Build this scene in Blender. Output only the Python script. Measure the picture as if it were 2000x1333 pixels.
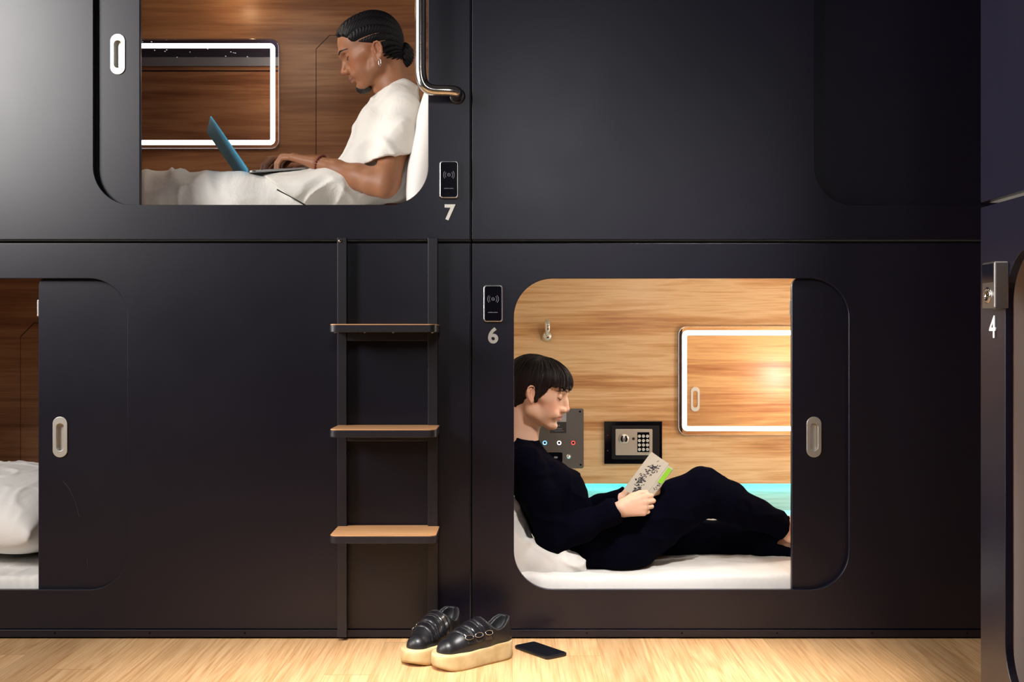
import bpy, bmesh, math, random
import numpy as np
from mathutils import Vector, Matrix, Quaternion, Euler

for o in list(bpy.data.objects):
    bpy.data.objects.remove(o)
scene = bpy.context.scene
COL = scene.collection
random.seed(7)
PI = math.pi

# ------------------------------------------------------------------ camera, world, light, exposure
CAM_Z = 0.909
cam_data = bpy.data.cameras.new('camera')
cam = bpy.data.objects.new('camera', cam_data)
COL.objects.link(cam)
cam.location = (0.0, -3.5, CAM_Z)
cam.rotation_euler = (PI / 2, 0, 0)
cam_data.sensor_width = 36.0
cam_data.lens = 36.0 * 2240 / 2000
cam_data.clip_start = 0.01
scene.camera = cam

world = bpy.data.worlds.new('room_air')
scene.world = world
world.use_nodes = True
bg = world.node_tree.nodes['Background']
bg.inputs[0].default_value = (0.55, 0.58, 0.7, 1)
bg.inputs[1].default_value = 0.008

scene.view_settings.view_transform = 'Standard'
scene.view_settings.look = 'None'
scene.view_settings.gamma = 1.0
scene.view_settings.use_curve_mapping = False
scene.view_settings.exposure = 0.0
scene.cycles.use_denoising = True
scene.cycles.max_bounces = 8
scene.cycles.sample_clamp_indirect = 6.0
scene.cycles.caustics_reflective = False
scene.cycles.caustics_refractive = False


def area_light(name, loc, target, size, size_y, power, color, spread=180):
    d = bpy.data.lights.new(name, 'AREA')
    d.shape = 'RECTANGLE'
    d.size = size
    d.size_y = size_y
    d.energy = power
    d.color = color
    d.spread = math.radians(spread)
    o = bpy.data.objects.new(name, d)
    COL.objects.link(o)
    o.location = loc
    o.rotation_euler = (Vector(target) - Vector(loc)).to_track_quat('-Z', 'Y').to_euler()
    return o


# big studio softbox high on the left of the aisle (off frame), the aisle's ceiling lights, and added fills
area_light('key_softbox', (-2.72, -2.0, 2.32), (-0.9, 0.1, 1.5), 0.8, 1.2, 96, (1.0, 0.97, 0.94))
area_light('aisle_downlight', (0.8, -2.2, 3.3), (0.8, -0.46, 0.0), 3.4, 0.3, 17, (1.0, 0.96, 0.92), 20)
area_light('pod_fill_spot', (1.1, -2.1, 3.4), (0.38, 0.3, 0.45), 0.3, 0.3, 2.4, (1.0, 0.95, 0.9), 20)  # unseen narrow fill added to brighten the woman's pod
area_light('left_side_fill', (-3.35, -1.25, 1.8), (1.0, -1.25, 1.5), 1.5, 2.2, 38, (1.0, 0.94, 0.9), 50)  # unseen lamp added to lift the side row's left-facing fronts
area_light('camera_side_lamp', (0.22, -4.5, 2.2), (0.2, 0.0, 1.2), 0.5, 0.6, 4.5, (0.95, 0.95, 1.0), 90)


# ------------------------------------------------------------------ names and tags
def setp(o, label=None, cat=None, group=None, kind=None):
    if label: o['label'] = label
    if cat: o['category'] = cat
    if group: o['group'] = group
    if kind: o['kind'] = kind
    return o


def thing(name, label, cat, loc=(0, 0, 0), rotz=0.0, group=None):
    o = bpy.data.objects.new(name, None)
    COL.objects.link(o)
    o.empty_display_size = 0.05
    o.location = loc
    o.rotation_euler = (0, 0, rotz)
    return setp(o, label, cat, group)


def put(name, mesh, mat=None, parent=None, origin=None, smooth=None, label=None):
    """link a mesh; 'origin' (a Vector) is subtracted so that world-built meshes fit their thing"""
    if isinstance(mesh, bmesh.types.BMesh):
        me = bpy.data.meshes.new(name)
        mesh.to_mesh(me)
        mesh.free()
        mesh = me
    mesh.name = name
    if origin is not None:
        mesh.transform(Matrix.Translation(-Vector(origin)))
    if mat is not None:
        mesh.materials.clear()
        for m in (mat if isinstance(mat, (list, tuple)) else [mat]):
            mesh.materials.append(m)
    if smooth is not None:
        mesh.polygons.foreach_set('use_smooth', [bool(smooth)] * len(mesh.polygons))
    o = bpy.data.objects.new(name, mesh)
    COL.objects.link(o)
    if parent is not None:
        o.parent = parent
    if label:
        o['label'] = label
    return o


def W(px, py, y):
    """a point of the place read off the photograph at depth y"""
    s = 2240.0 / (3.5 + y)
    return Vector(((px - 1000.0) / s, y, CAM_Z + (666.0 - py) / s))


# ------------------------------------------------------------------ materials
def mat(name, color=(0.5, 0.5, 0.5), rough=0.5, metal=0.0, spec=0.5, emit=None, estr=0.0,
        sheen=0.0, coat=0.0, sss=0.0, trans=0.0, alpha=1.0):
    m = bpy.data.materials.new(name)
    m.use_nodes = True
    b = m.node_tree.nodes['Principled BSDF']
    b.inputs['Base Color'].default_value = (*color, 1)
    b.inputs['Roughness'].default_value = rough
    b.inputs['Metallic'].default_value = metal
    b.inputs['Specular IOR Level'].default_value = spec
    b.inputs['Sheen Weight'].default_value = sheen
    b.inputs['Coat Weight'].default_value = coat
    if sss:
        b.inputs['Subsurface Weight'].default_value = sss
        b.inputs['Subsurface Radius'].default_value = (0.012, 0.005, 0.003)
        b.inputs['Subsurface Scale'].default_value = 1.0
    if emit:
        b.inputs['Emission Color'].default_value = (*emit, 1)
        b.inputs['Emission Strength'].default_value = estr
    return m


def nodes(m):
    return m.node_tree.nodes, m.node_tree.links, m.node_tree.nodes['Principled BSDF']


def tex_noise(m, scale, stretch=(1, 1, 1), detail=4, rough=0.5, dist=0.0, loc=(0, 0, 0)):
    N, L, B = nodes(m)
    tc = N.new('ShaderNodeTexCoord')
    mp = N.new('ShaderNodeMapping')
    mp.inputs['Scale'].default_value = stretch
    mp.inputs['Location'].default_value = loc
    n = N.new('ShaderNodeTexNoise')
    n.inputs['Scale'].default_value = scale
    n.inputs['Detail'].default_value = detail
    n.inputs['Roughness'].default_value = rough
    n.inputs['Distortion'].default_value = dist
    L.new(tc.outputs['Object'], mp.inputs['Vector'])
    L.new(mp.outputs[0], n.inputs['Vector'])
    return n


def ramp(m, src, stops):
    N, L, B = nodes(m)
    r = N.new('ShaderNodeValToRGB')
    while len(r.color_ramp.elements) < len(stops):
        r.color_ramp.elements.new(0.5)
    for e, (p, c) in zip(r.color_ramp.elements, stops):
        e.position = p
        e.color = (*c, 1) if len(c) == 3 else c
    L.new(src, r.inputs[0])
    return r


def bump(m, src, strength, dist=0.01):
    N, L, B = nodes(m)
    b = N.new('ShaderNodeBump')
    b.inputs['Strength'].default_value = strength
    b.inputs['Distance'].default_value = dist
    L.new(src, b.inputs['Height'])
    L.new(b.outputs[0], B.inputs['Normal'])
    return b


def lin(*c):
    return tuple(((v / 255) / 12.92 if v / 255 <= 0.04045 else ((v / 255 + 0.055) / 1.055) ** 2.4) for v in c)


def wood_mat(name, c0, c1, c2, off=0.0):
    m = mat(name, c1, 0.38, spec=0.4)
    N, L, B = nodes(m)
    wide = tex_noise(m, 1.0, (0.9, 0.9, 11.0), 5, 0.55, 0.6, (off, 0, off * 3))
    fine = tex_noise(m, 1.0, (3.0, 3.0, 90.0), 4, 0.6, 0.3, (off, 0, 0))
    mx = N.new('ShaderNodeMix')
    mx.data_type = 'FLOAT'
    mx.inputs[0].default_value = 0.3
    L.new(wide.outputs[0], mx.inputs[2])
    L.new(fine.outputs[0], mx.inputs[3])
    r = ramp(m, mx.outputs[0], [(0.36, c0), (0.47, c1), (0.55, c2), (0.63, c1)])
    L.new(r.outputs[0], B.inputs['Base Color'])
    return m


M = {}
M['panel'] = mat('black_satin_panel', (0.0028, 0.0021, 0.0090), 0.38, spec=0.5)
_n = tex_noise(M['panel'], 1.6, (1, 1, 1), 5, 0.6)
_r = ramp(M['panel'], _n.outputs[0], [(0.3, (0.33,) * 3), (0.7, (0.38,) * 3)])
nodes(M['panel'])[1].new(_r.outputs[0], nodes(M['panel'])[2].inputs['Roughness'])
M['black_metal'] = mat('black_powder_coat', (0.011, 0.010, 0.015), 0.4, spec=0.5)
M['gap'] = mat('dark_gap', (0.003, 0.003, 0.004), 0.8, spec=0.1)
M['wood'] = wood_mat('interior_oak_veneer', lin(176, 116, 70), lin(222, 172, 120), lin(242, 206, 160))
M['wood_line'] = mat('veneer_groove', lin(40, 22, 16), 0.7)
M['wood_shaded'] = wood_mat('interior_shaded_veneer', lin(134, 86, 58), lin(168, 114, 77), lin(190, 136, 96), 1.7)  # same veneer darkened and reddened; weak pod light put into the colour
M['liner_shaded'] = wood_mat('front_shaded_veneer', lin(120, 76, 52), lin(150, 100, 68), lin(172, 122, 86), 5.3)  # front veneer darkened the same way for weak light
M['liner'] = wood_mat('interior_front_veneer', lin(165, 100, 58), lin(200, 142, 88), lin(222, 170, 112), 3.1)
M['white_shell'] = mat('white_pod_lining', (0.72, 0.70, 0.66), 0.6)
M['chrome'] = mat('polished_chrome', (0.82, 0.80, 0.76), 0.07, metal=1.0)
M['rim_metal'] = mat('satin_rim_metal', (0.85, 0.84, 0.82), 0.28, metal=1.0)
M['rail_chrome'] = mat('rail_chrome', (0.86, 0.82, 0.74), 0.17, metal=1.0)
M['pale_veneer'] = wood_mat('pale_recess_veneer', lin(150, 158, 142), lin(188, 188, 174), lin(206, 206, 194), 2.2)
M['dark_steel'] = mat('grey_lock_steel', (0.30, 0.28, 0.27), 0.35, metal=1.0)
M['steel'] = mat('brushed_steel', (0.62, 0.60, 0.56), 0.32, metal=1.0)
M['nickel'] = mat('satin_nickel_pull', (0.72, 0.70, 0.65), 0.42, metal=0.96)
M['track'] = mat('grey_track_metal', (0.22, 0.22, 0.25), 0.5)
M['mirror'] = mat('mirror_glass', (0.9, 0.9, 0.92), 0.015, metal=1.0)
M['led'] = mat('white_led_strip', (0.9, 0.9, 1), 0.5, emit=(0.93, 0.9, 1.0), estr=5.0)
M['led_warm'] = mat('warm_led_strip', (0.9, 0.9, 1), 0.5, emit=(1.0, 0.95, 0.9), estr=7.0)
M['led_teal'] = mat('teal_led_strip', (0.4, 0.9, 0.9), 0.5, emit=(0.02, 0.72, 0.90), estr=20.0)
M['white_paint'] = mat('white_numeral_paint', (0.80, 0.79, 0.74), 0.5)
M['shaded_paint'] = mat('shaded_numeral_paint', (0.42, 0.41, 0.38), 0.5)  # numeral white greyed; weaker light put into the colour
M['gloss_black'] = mat('gloss_black_glass', (0.004, 0.004, 0.007), 0.1, spec=0.5)
M['symbol'] = mat('printed_grey_symbol', (0.25, 0.25, 0.30), 0.5)


def fabric(name, color, scale=900, rough=0.9, wr=0.25, wscale=9, sheen=0.1):
    m = mat(name, color, rough, spec=0.02, sheen=sheen)
    N, L, B = nodes(m)
    n = tex_noise(m, wscale, (1, 1, 1), 5, 0.55, 0.8)
    w = tex_noise(m, scale, (1, 1, 1), 2, 0.5)
    a = N.new('ShaderNodeMath')
    a.operation = 'MULTIPLY_ADD'
    a.inputs[1].default_value = 0.04
    L.new(w.outputs[0], a.inputs[0])
    L.new(n.outputs[0], a.inputs[2])
    bump(m, a.outputs[0], wr, 0.02)
    return m


M['bedding'] = fabric('white_bed_linen', (0.80, 0.775, 0.74), wr=0.16, wscale=6)
M['tshirt'] = fabric('cream_cotton', (0.82, 0.79, 0.73), wr=0.45, wscale=9)
M['cream_trousers'] = fabric('pale_cotton_twill', (0.82, 0.80, 0.76), wr=0.4, wscale=9)
M['navy_knit'] = fabric('navy_jersey', (0.0016, 0.0016, 0.0052), wr=0.25, wscale=12, sheen=0.0)


# ------------------------------------------------------------------ mesh helpers
def bm_box(bm, lo, hi, bev=0.0, seg=2):
    lo, hi = Vector(lo), Vector(hi)
    r = bmesh.ops.create_cube(bm, size=1.0)
    vs = r['verts']
    bmesh.ops.scale(bm, vec=hi - lo, verts=vs)
    bmesh.ops.translate(bm, vec=(lo + hi) / 2, verts=vs)
    if bev > 0:
        es = list({e for v in vs for e in v.link_edges})
        bmesh.ops.bevel(bm, geom=es, offset=bev, segments=seg, profile=0.5, affect='EDGES')
    return bm


def box(lo, hi, bev=0.0, seg=2):
    return bm_box(bmesh.new(), lo, hi, bev, seg)


def bm_tube(bm, pts, rad, seg=12, cap=True):
    """a tube along points; rad is a number or a list"""
    pts = [Vector(p) for p in pts]
    n = len(pts)
    if not isinstance(rad, (list, tuple)):
        rad = [rad] * n
    tang = []
    for i in range(n):
        a = pts[max(i - 1, 0)]
        b = pts[min(i + 1, n - 1)]
        tang.append((b - a).normalized())
    t0 = tang[0]
    up = Vector((0, 0, 1)) if abs(t0.z) < 0.9 else Vector((1, 0, 0))
    u = t0.cross(up).normalized()
    rings = []
    for i in range(n):
        t = tang[i]
        u = (u - t * u.dot(t))
        u = u.normalized() if u.length > 1e-6 else t.orthogonal().normalized()
        v = t.cross(u)
        rings.append([bm.verts.new(pts[i] + (u * math.cos(a) + v * math.sin(a)) * rad[i])
                      for a in (2 * PI * k / seg for k in range(seg))])
    for i in range(n - 1):
        for k in range(seg):
            f = bm.faces.new((rings[i][k], rings[i][(k + 1) % seg], rings[i + 1][(k + 1) % seg], rings[i + 1][k]))
            f.smooth = True
    if cap:
        bm.faces.new(list(reversed(rings[0])))
        bm.faces.new(rings[-1])
    return bm


def tube(pts, rad, seg=12, cap=True):
    bm = bm_tube(bmesh.new(), pts, rad, seg, cap)
    bmesh.ops.recalc_face_normals(bm, faces=bm.faces)
    return bm


def bezier(p0, p1, p2, p3, n=12):
    p0, p1, p2, p3 = map(Vector, (p0, p1, p2, p3))
    out = []
    for i in range(n + 1):
        t = i / n
        out.append(p0 * (1 - t) ** 3 + p1 * 3 * t * (1 - t) ** 2 + p2 * 3 * t * t * (1 - t) + p3 * t ** 3)
    return out


def bm_lathe(bm, prof, axis_o, axis_d, seg=24):
    """prof: list of (along, radius)"""
    d = Vector(axis_d).normalized()
    o = Vector(axis_o)
    u = d.orthogonal().normalized()
    v = d.cross(u)
    rings = []
    for a, r in prof:
        r = max(r, 1e-5)
        rings.append([bm.verts.new(o + d * a + (u * math.cos(t) + v * math.sin(t)) * r)
                      for t in (2 * PI * k / seg for k in range(seg))])
    for i in range(len(rings) - 1):
        for k in range(seg):
            f = bm.faces.new((rings[i][k], rings[i][(k + 1) % seg], rings[i + 1][(k + 1) % seg], rings[i + 1][k]))
            f.smooth = True
    bm.faces.new(list(reversed(rings[0])))
    bm.faces.new(rings[-1])
    return bm


def lathe(prof, o, d, seg=24):
    bm = bm_lathe(bmesh.new(), prof, o, d, seg)
    bmesh.ops.recalc_face_normals(bm, faces=bm.faces)
    return bm


def rrect(x0, z0, x1, z1, r, seg=10):
    """rounded rectangle as a list of 2-D points; r is a number or 4 radii (bl, br, tr, tl)"""
    rs = r if isinstance(r, (list, tuple)) else (r,) * 4
    cs = [(x0, z0, PI, rs[0], 1, 1), (x1, z0, 1.5 * PI, rs[1], -1, 1), (x1, z1, 0, rs[2], -1, -1), (x0, z1, 0.5 * PI, rs[3], 1, -1)]
    pts = []
    for cx, cz, a0, rr, sx, sz in cs:
        if rr <= 1e-5:
            pts.append((cx, cz))
            continue
        ox, oz = cx + sx * rr, cz + sz * rr
        for k in range(seg + 1):
            a = a0 + 0.5 * PI * k / seg
            pts.append((ox + rr * math.cos(a), oz + rr * math.sin(a)))
    return pts


def slab(loops, y0, y1, bev=0.0, plane='XZ'):
    """flat slab with holes: the 2-D loops live in x-z, thickness from y0 (front) to y1"""
    cu = bpy.data.curves.new('t', 'CURVE')
    cu.dimensions = '2D'
    cu.fill_mode = 'BOTH'
    th = abs(y1 - y0)
    cu.extrude = max(th / 2 - bev, 0)
    cu.bevel_depth = bev
    cu.bevel_resolution = 2
    cu.offset = -bev
    for lp in loops:
        s = cu.splines.new('POLY')
        s.points.add(len(lp) - 1)
        for p, (x, z) in zip(s.points, lp):
            p.co = (x, z, 0, 1)
        s.use_cyclic_u = True
    o = bpy.data.objects.new('t', cu)
    COL.objects.link(o)
    dg = bpy.context.evaluated_depsgraph_get()
    me = bpy.data.meshes.new_from_object(o.evaluated_get(dg))
    bpy.data.objects.remove(o)
    bpy.data.curves.remove(cu)
    if plane == 'XZ':
        me.transform(Matrix.Translation((0, (y0 + y1) / 2, 0)) @ Matrix.Rotation(PI / 2, 4, 'X'))
    else:
        me.transform(Matrix.Translation((0, 0, (y0 + y1) / 2)))
    bm = bmesh.new()
    bm.from_mesh(me)
    bmesh.ops.remove_doubles(bm, verts=bm.verts, dist=1e-5)
    bmesh.ops.recalc_face_normals(bm, faces=bm.faces)
    for f in bm.faces:
        f.smooth = False
    bpy.data.meshes.remove(me)
    return bm


def text_mesh(s, size, loc, depth=0.001, off=0.0, rot=None, align='CENTER'):
    cu = bpy.data.curves.new('t', 'FONT')
    cu.body = s
    cu.size = size
    cu.extrude = depth / 2
    cu.offset = off
    cu.align_x = align
    cu.align_y = 'CENTER'
    o = bpy.data.objects.new('t', cu)
    COL.objects.link(o)
    dg = bpy.context.evaluated_depsgraph_get()
    me = bpy.data.meshes.new_from_object(o.evaluated_get(dg))
    bpy.data.objects.remove(o)
    bpy.data.curves.remove(cu)
    R = Matrix.Rotation(PI / 2, 4, 'X') if rot is None else rot
    me.transform(Matrix.Translation(loc) @ R)
    return me


# ------------------------------------------------------------------ numpy noise and implicit-surface tools
_rng = np.random.RandomState(3)
_LAT = _rng.rand(32, 32, 32).astype(np.float32)


def vnoise(x, y, z):
    xi, yi, zi = np.floor(x).astype(np.int32), np.floor(y).astype(np.int32), np.floor(z).astype(np.int32)
    fx, fy, fz = x - xi, y - yi, z - zi
    fx, fy, fz = fx * fx * (3 - 2 * fx), fy * fy * (3 - 2 * fy), fz * fz * (3 - 2 * fz)
    xi &= 31; yi &= 31; zi &= 31
    x1, y1, z1 = (xi + 1) & 31, (yi + 1) & 31, (zi + 1) & 31
    a = _LAT[xi, yi, zi] * (1 - fx) + _LAT[x1, yi, zi] * fx
    b = _LAT[xi, y1, zi] * (1 - fx) + _LAT[x1, y1, zi] * fx
    c = _LAT[xi, yi, z1] * (1 - fx) + _LAT[x1, yi, z1] * fx
    d = _LAT[xi, y1, z1] * (1 - fx) + _LAT[x1, y1, z1] * fx
    return (a * (1 - fy) + b * fy) * (1 - fz) + (c * (1 - fy) + d * fy) * fz - 0.5


def ridge(x, y, z):
    """soft creases: 0 on the flat, up to 1 on a ridge"""
    n = np.abs(vnoise(x, y, z) * 2)
    return np.clip(1 - n * 3.0, 0, 1) ** 1.5


def axis(lo, hi, coarse, fine=()):
    """grid coordinates with finer steps inside the 'fine' ranges [(a, b, step)]"""
    out = [lo]
    while out[-1] < hi:
        st = coarse
        for a, b, s in fine:
            if a <= out[-1] <= b:
                st = min(st, s)
        out.append(out[-1] + st)
    return np.array(out, dtype=np.float32)


class Field:
    def __init__(self, X, Y, Z):
        self.X, self.Y, self.Z = X, Y, Z
        self.f = np.full((len(X), len(Y), len(Z)), 1.0, dtype=np.float32)

    def block(self, lo, hi):
        sl = []
        for A, a, b in zip((self.X, self.Y, self.Z), lo, hi):
            i = max(int(np.searchsorted(A, a)) - 1, 0)
            j = min(int(np.searchsorted(A, b)) + 1, len(A))
            if j <= i:
                return None, None
            sl.append(slice(i, j))
        P = (self.X[sl[0]][:, None, None], self.Y[sl[1]][None, :, None], self.Z[sl[2]][None, None, :])
        return tuple(sl), P

    def join(self, sl, d, k, op):
        f = self.f[sl]
        if op == 'add':
            if k <= 0:
                r = np.minimum(f, d)
            else:
                h = np.clip(0.5 + 0.5 * (f - d) / k, 0, 1)
                r = f * (1 - h) + d * h - k * h * (1 - h)
        elif op == 'sub':
            if k <= 0:
                r = np.maximum(f, -d)
            else:
                h = np.clip(0.5 - 0.5 * (f + d) / k, 0, 1)
                r = f * (1 - h) - d * h + k * h * (1 - h)
        self.f[sl] = r.astype(np.float32)

    def cap(self, a, b, ra, rb=None, k=0.01, op='add', flat=None):
        """capsule whose radius runs from ra to rb; flat=(axis vector, factor) squeezes it"""
        a, b = Vector(a), Vector(b)
        rb = ra if rb is None else rb
        m = max(ra, rb) + k + 0.012
        lo = [min(a[i], b[i]) - m for i in range(3)]
        hi = [max(a[i], b[i]) + m for i in range(3)]
        sl, P = self.block(lo, hi)
        if sl is None:
            return
        ab = b - a
        L2 = max(ab.length_squared, 1e-12)
        px, py, pz = P[0] - a.x, P[1] - a.y, P[2] - a.z
        t = np.clip((px * ab.x + py * ab.y + pz * ab.z) / L2, 0, 1)
        dx, dy, dz = px - t * ab.x, py - t * ab.y, pz - t * ab.z
        q = dx * dx + dy * dy + dz * dz
        if flat is not None:
            n, fac = Vector(flat[0]).normalized(), flat[1]
            dn = dx * n.x + dy * n.y + dz * n.z
            q = q + dn * dn * (fac * fac - 1)
        d = np.sqrt(q) - (ra + (rb - ra) * t)
        if flat is not None:
            d = d / max(1.0, flat[1] * 0.8)
        self.join(sl, d, k, op)

    def chain(self, pts, rads, k=0.01, op='add', flat=None):
        for i in range(len(pts) - 1):
            self.cap(pts[i], pts[i + 1], rads[i], rads[i + 1], k, op, flat)

    def ell(self, c, r, R=None, k=0.01, op='add'):
        """ellipsoid, R = 3x3 Matrix whose columns are its axes"""
        c = Vector(c)
        R = R or Matrix.Identity(3)
        m = [sum(abs(R[i][j]) * r[j] for j in range(3)) + k + 0.012 for i in range(3)]
        sl, P = self.block([c[i] - m[i] for i in range(3)], [c[i] + m[i] for i in range(3)])
        if sl is None:
            return
        px, py, pz = P[0] - c.x, P[1] - c.y, P[2] - c.z
        q = 0
        g = 0
        for j in range(3):
            l = (px * R[0][j] + py * R[1][j] + pz * R[2][j])
            q = q + (l / r[j]) ** 2
            g = g + (l / (r[j] * r[j])) ** 2
        k0 = np.sqrt(q)
        d = k0 * (k0 - 1) / np.maximum(np.sqrt(g), 1e-4)
        d = np.where(k0 < 1e-3, -min(r), d)
        self.join(sl, d, k, op)

    def plane_cut(self, p, n, lo=None, hi=None, k=0.0):
        """remove everything on the side n points to"""
        n = Vector(n).normalized()
        p = Vector(p)
        lo = lo or (self.X[0], self.Y[0], self.Z[0])
        hi = hi or (self.X[-1], self.Y[-1], self.Z[-1])
        sl, P = self.block(lo, hi)
        d = -((P[0] - p.x) * n.x + (P[1] - p.y) * n.y + (P[2] - p.z) * n.z)
        self.join(sl, d, k, 'sub')

    def displace(self, fn, band=0.03):
        idx = np.nonzero(np.abs(self.f) < band)
        x, y, z = self.X[idx[0]], self.Y[idx[1]], self.Z[idx[2]]
        self.f[idx] += fn(x, y, z).astype(np.float32)

    def mesh(self, name):
        f = self.f
        s = (f < 0).astype(np.uint8)
        c = s[:-1] + s[1:]
        c = c[:, :-1] + c[:, 1:]
        c = c[:, :, :-1] + c[:, :, 1:]
        act = (c > 0) & (c < 8)
        ii = np.argwhere(act)
        vid = np.full(act.shape, -1, dtype=np.int32)
        vid[act] = np.arange(len(ii), dtype=np.int32)
        i, j, k = ii[:, 0], ii[:, 1], ii[:, 2]
        acc = np.zeros((len(ii), 3), dtype=np.float64)
        cnt = np.zeros(len(ii))
        corners = [(a, b, d) for a in (0, 1) for b in (0, 1) for d in (0, 1)]
        X, Y, Z = self.X.astype(np.float64), self.Y.astype(np.float64), self.Z.astype(np.float64)
        for a in corners:
            for ax in range(3):
                if a[ax]:
                    continue
                b = list(a)
                b[ax] = 1
                fa = f[i + a[0], j + a[1], k + a[2]].astype(np.float64)
                fb = f[i + b[0], j + b[1], k + b[2]].astype(np.float64)
                m = (fa < 0) != (fb < 0)
                t = np.where(m, fa / np.where(m, fa - fb, 1), 0)
                pa = np.stack([X[i + a[0]], Y[j + a[1]], Z[k + a[2]]], 1)
                pb = np.stack([X[i + b[0]], Y[j + b[1]], Z[k + b[2]]], 1)
                acc += np.where(m[:, None], pa + (pb - pa) * t[:, None], 0)
                cnt += m
        co = acc / cnt[:, None]
        quads = []
        sx = s[:-1, :, :] != s[1:, :, :]
        e = np.argwhere(sx[:, 1:-1, 1:-1]) + (0, 1, 1)
        inn = s[e[:, 0], e[:, 1], e[:, 2]] > 0
        q = np.stack([vid[e[:, 0], e[:, 1] - 1, e[:, 2] - 1], vid[e[:, 0], e[:, 1], e[:, 2] - 1],
                      vid[e[:, 0], e[:, 1], e[:, 2]], vid[e[:, 0], e[:, 1] - 1, e[:, 2]]], 1)
        quads.append(np.where(inn[:, None], q, q[:, ::-1]))
        sy = s[:, :-1, :] != s[:, 1:, :]
        e = np.argwhere(sy[1:-1, :, 1:-1]) + (1, 0, 1)
        inn = s[e[:, 0], e[:, 1], e[:, 2]] > 0
        q = np.stack([vid[e[:, 0] - 1, e[:, 1], e[:, 2] - 1], vid[e[:, 0] - 1, e[:, 1], e[:, 2]],
                      vid[e[:, 0], e[:, 1], e[:, 2]], vid[e[:, 0], e[:, 1], e[:, 2] - 1]], 1)
        quads.append(np.where(inn[:, None], q, q[:, ::-1]))
        sz = s[:, :, :-1] != s[:, :, 1:]
        e = np.argwhere(sz[1:-1, 1:-1, :]) + (1, 1, 0)
        inn = s[e[:, 0], e[:, 1], e[:, 2]] > 0
        q = np.stack([vid[e[:, 0] - 1, e[:, 1] - 1, e[:, 2]], vid[e[:, 0], e[:, 1] - 1, e[:, 2]],
                      vid[e[:, 0], e[:, 1], e[:, 2]], vid[e[:, 0] - 1, e[:, 1], e[:, 2]]], 1)
        quads.append(np.where(inn[:, None], q, q[:, ::-1]))
        F = np.concatenate(quads)
        F = F[(F >= 0).all(1)]
        me = bpy.data.meshes.new(name)
        me.vertices.add(len(co))
        me.vertices.foreach_set('co', co.astype(np.float32).ravel())
        me.loops.add(len(F) * 4)
        me.loops.foreach_set('vertex_index', F.astype(np.int32).ravel())
        me.polygons.add(len(F))
        me.polygons.foreach_set('loop_start', np.arange(0, len(F) * 4, 4, dtype=np.int32))
        me.polygons.foreach_set('use_smooth', np.ones(len(F), dtype=bool))
        me.update(calc_edges=True)
        me.validate()
        return me


def mesh_coords(me):
    a = np.empty(len(me.vertices) * 3, dtype=np.float32)
    me.vertices.foreach_get('co', a)
    return a.reshape(-1, 3)


def relax(me, n=1, fac=0.5):
    """a light smoothing of a surface-net mesh"""
    co = mesh_coords(me).astype(np.float64)
    e = np.empty(len(me.edges) * 2, dtype=np.int32)
    me.edges.foreach_get('vertices', e)
    e = e.reshape(-1, 2)
    deg = np.bincount(e.ravel(), minlength=len(co)).astype(float)[:, None]
    for _ in range(n):
        acc = np.zeros_like(co)
        for d in range(3):
            acc[:, d] = np.bincount(e[:, 0], co[e[:, 1], d], len(co)) + np.bincount(e[:, 1], co[e[:, 0], d], len(co))
        co = co * (1 - fac) + acc / np.maximum(deg, 1) * fac
    me.vertices.foreach_set('co', co.astype(np.float32).ravel())
    me.update()
    return me

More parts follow.
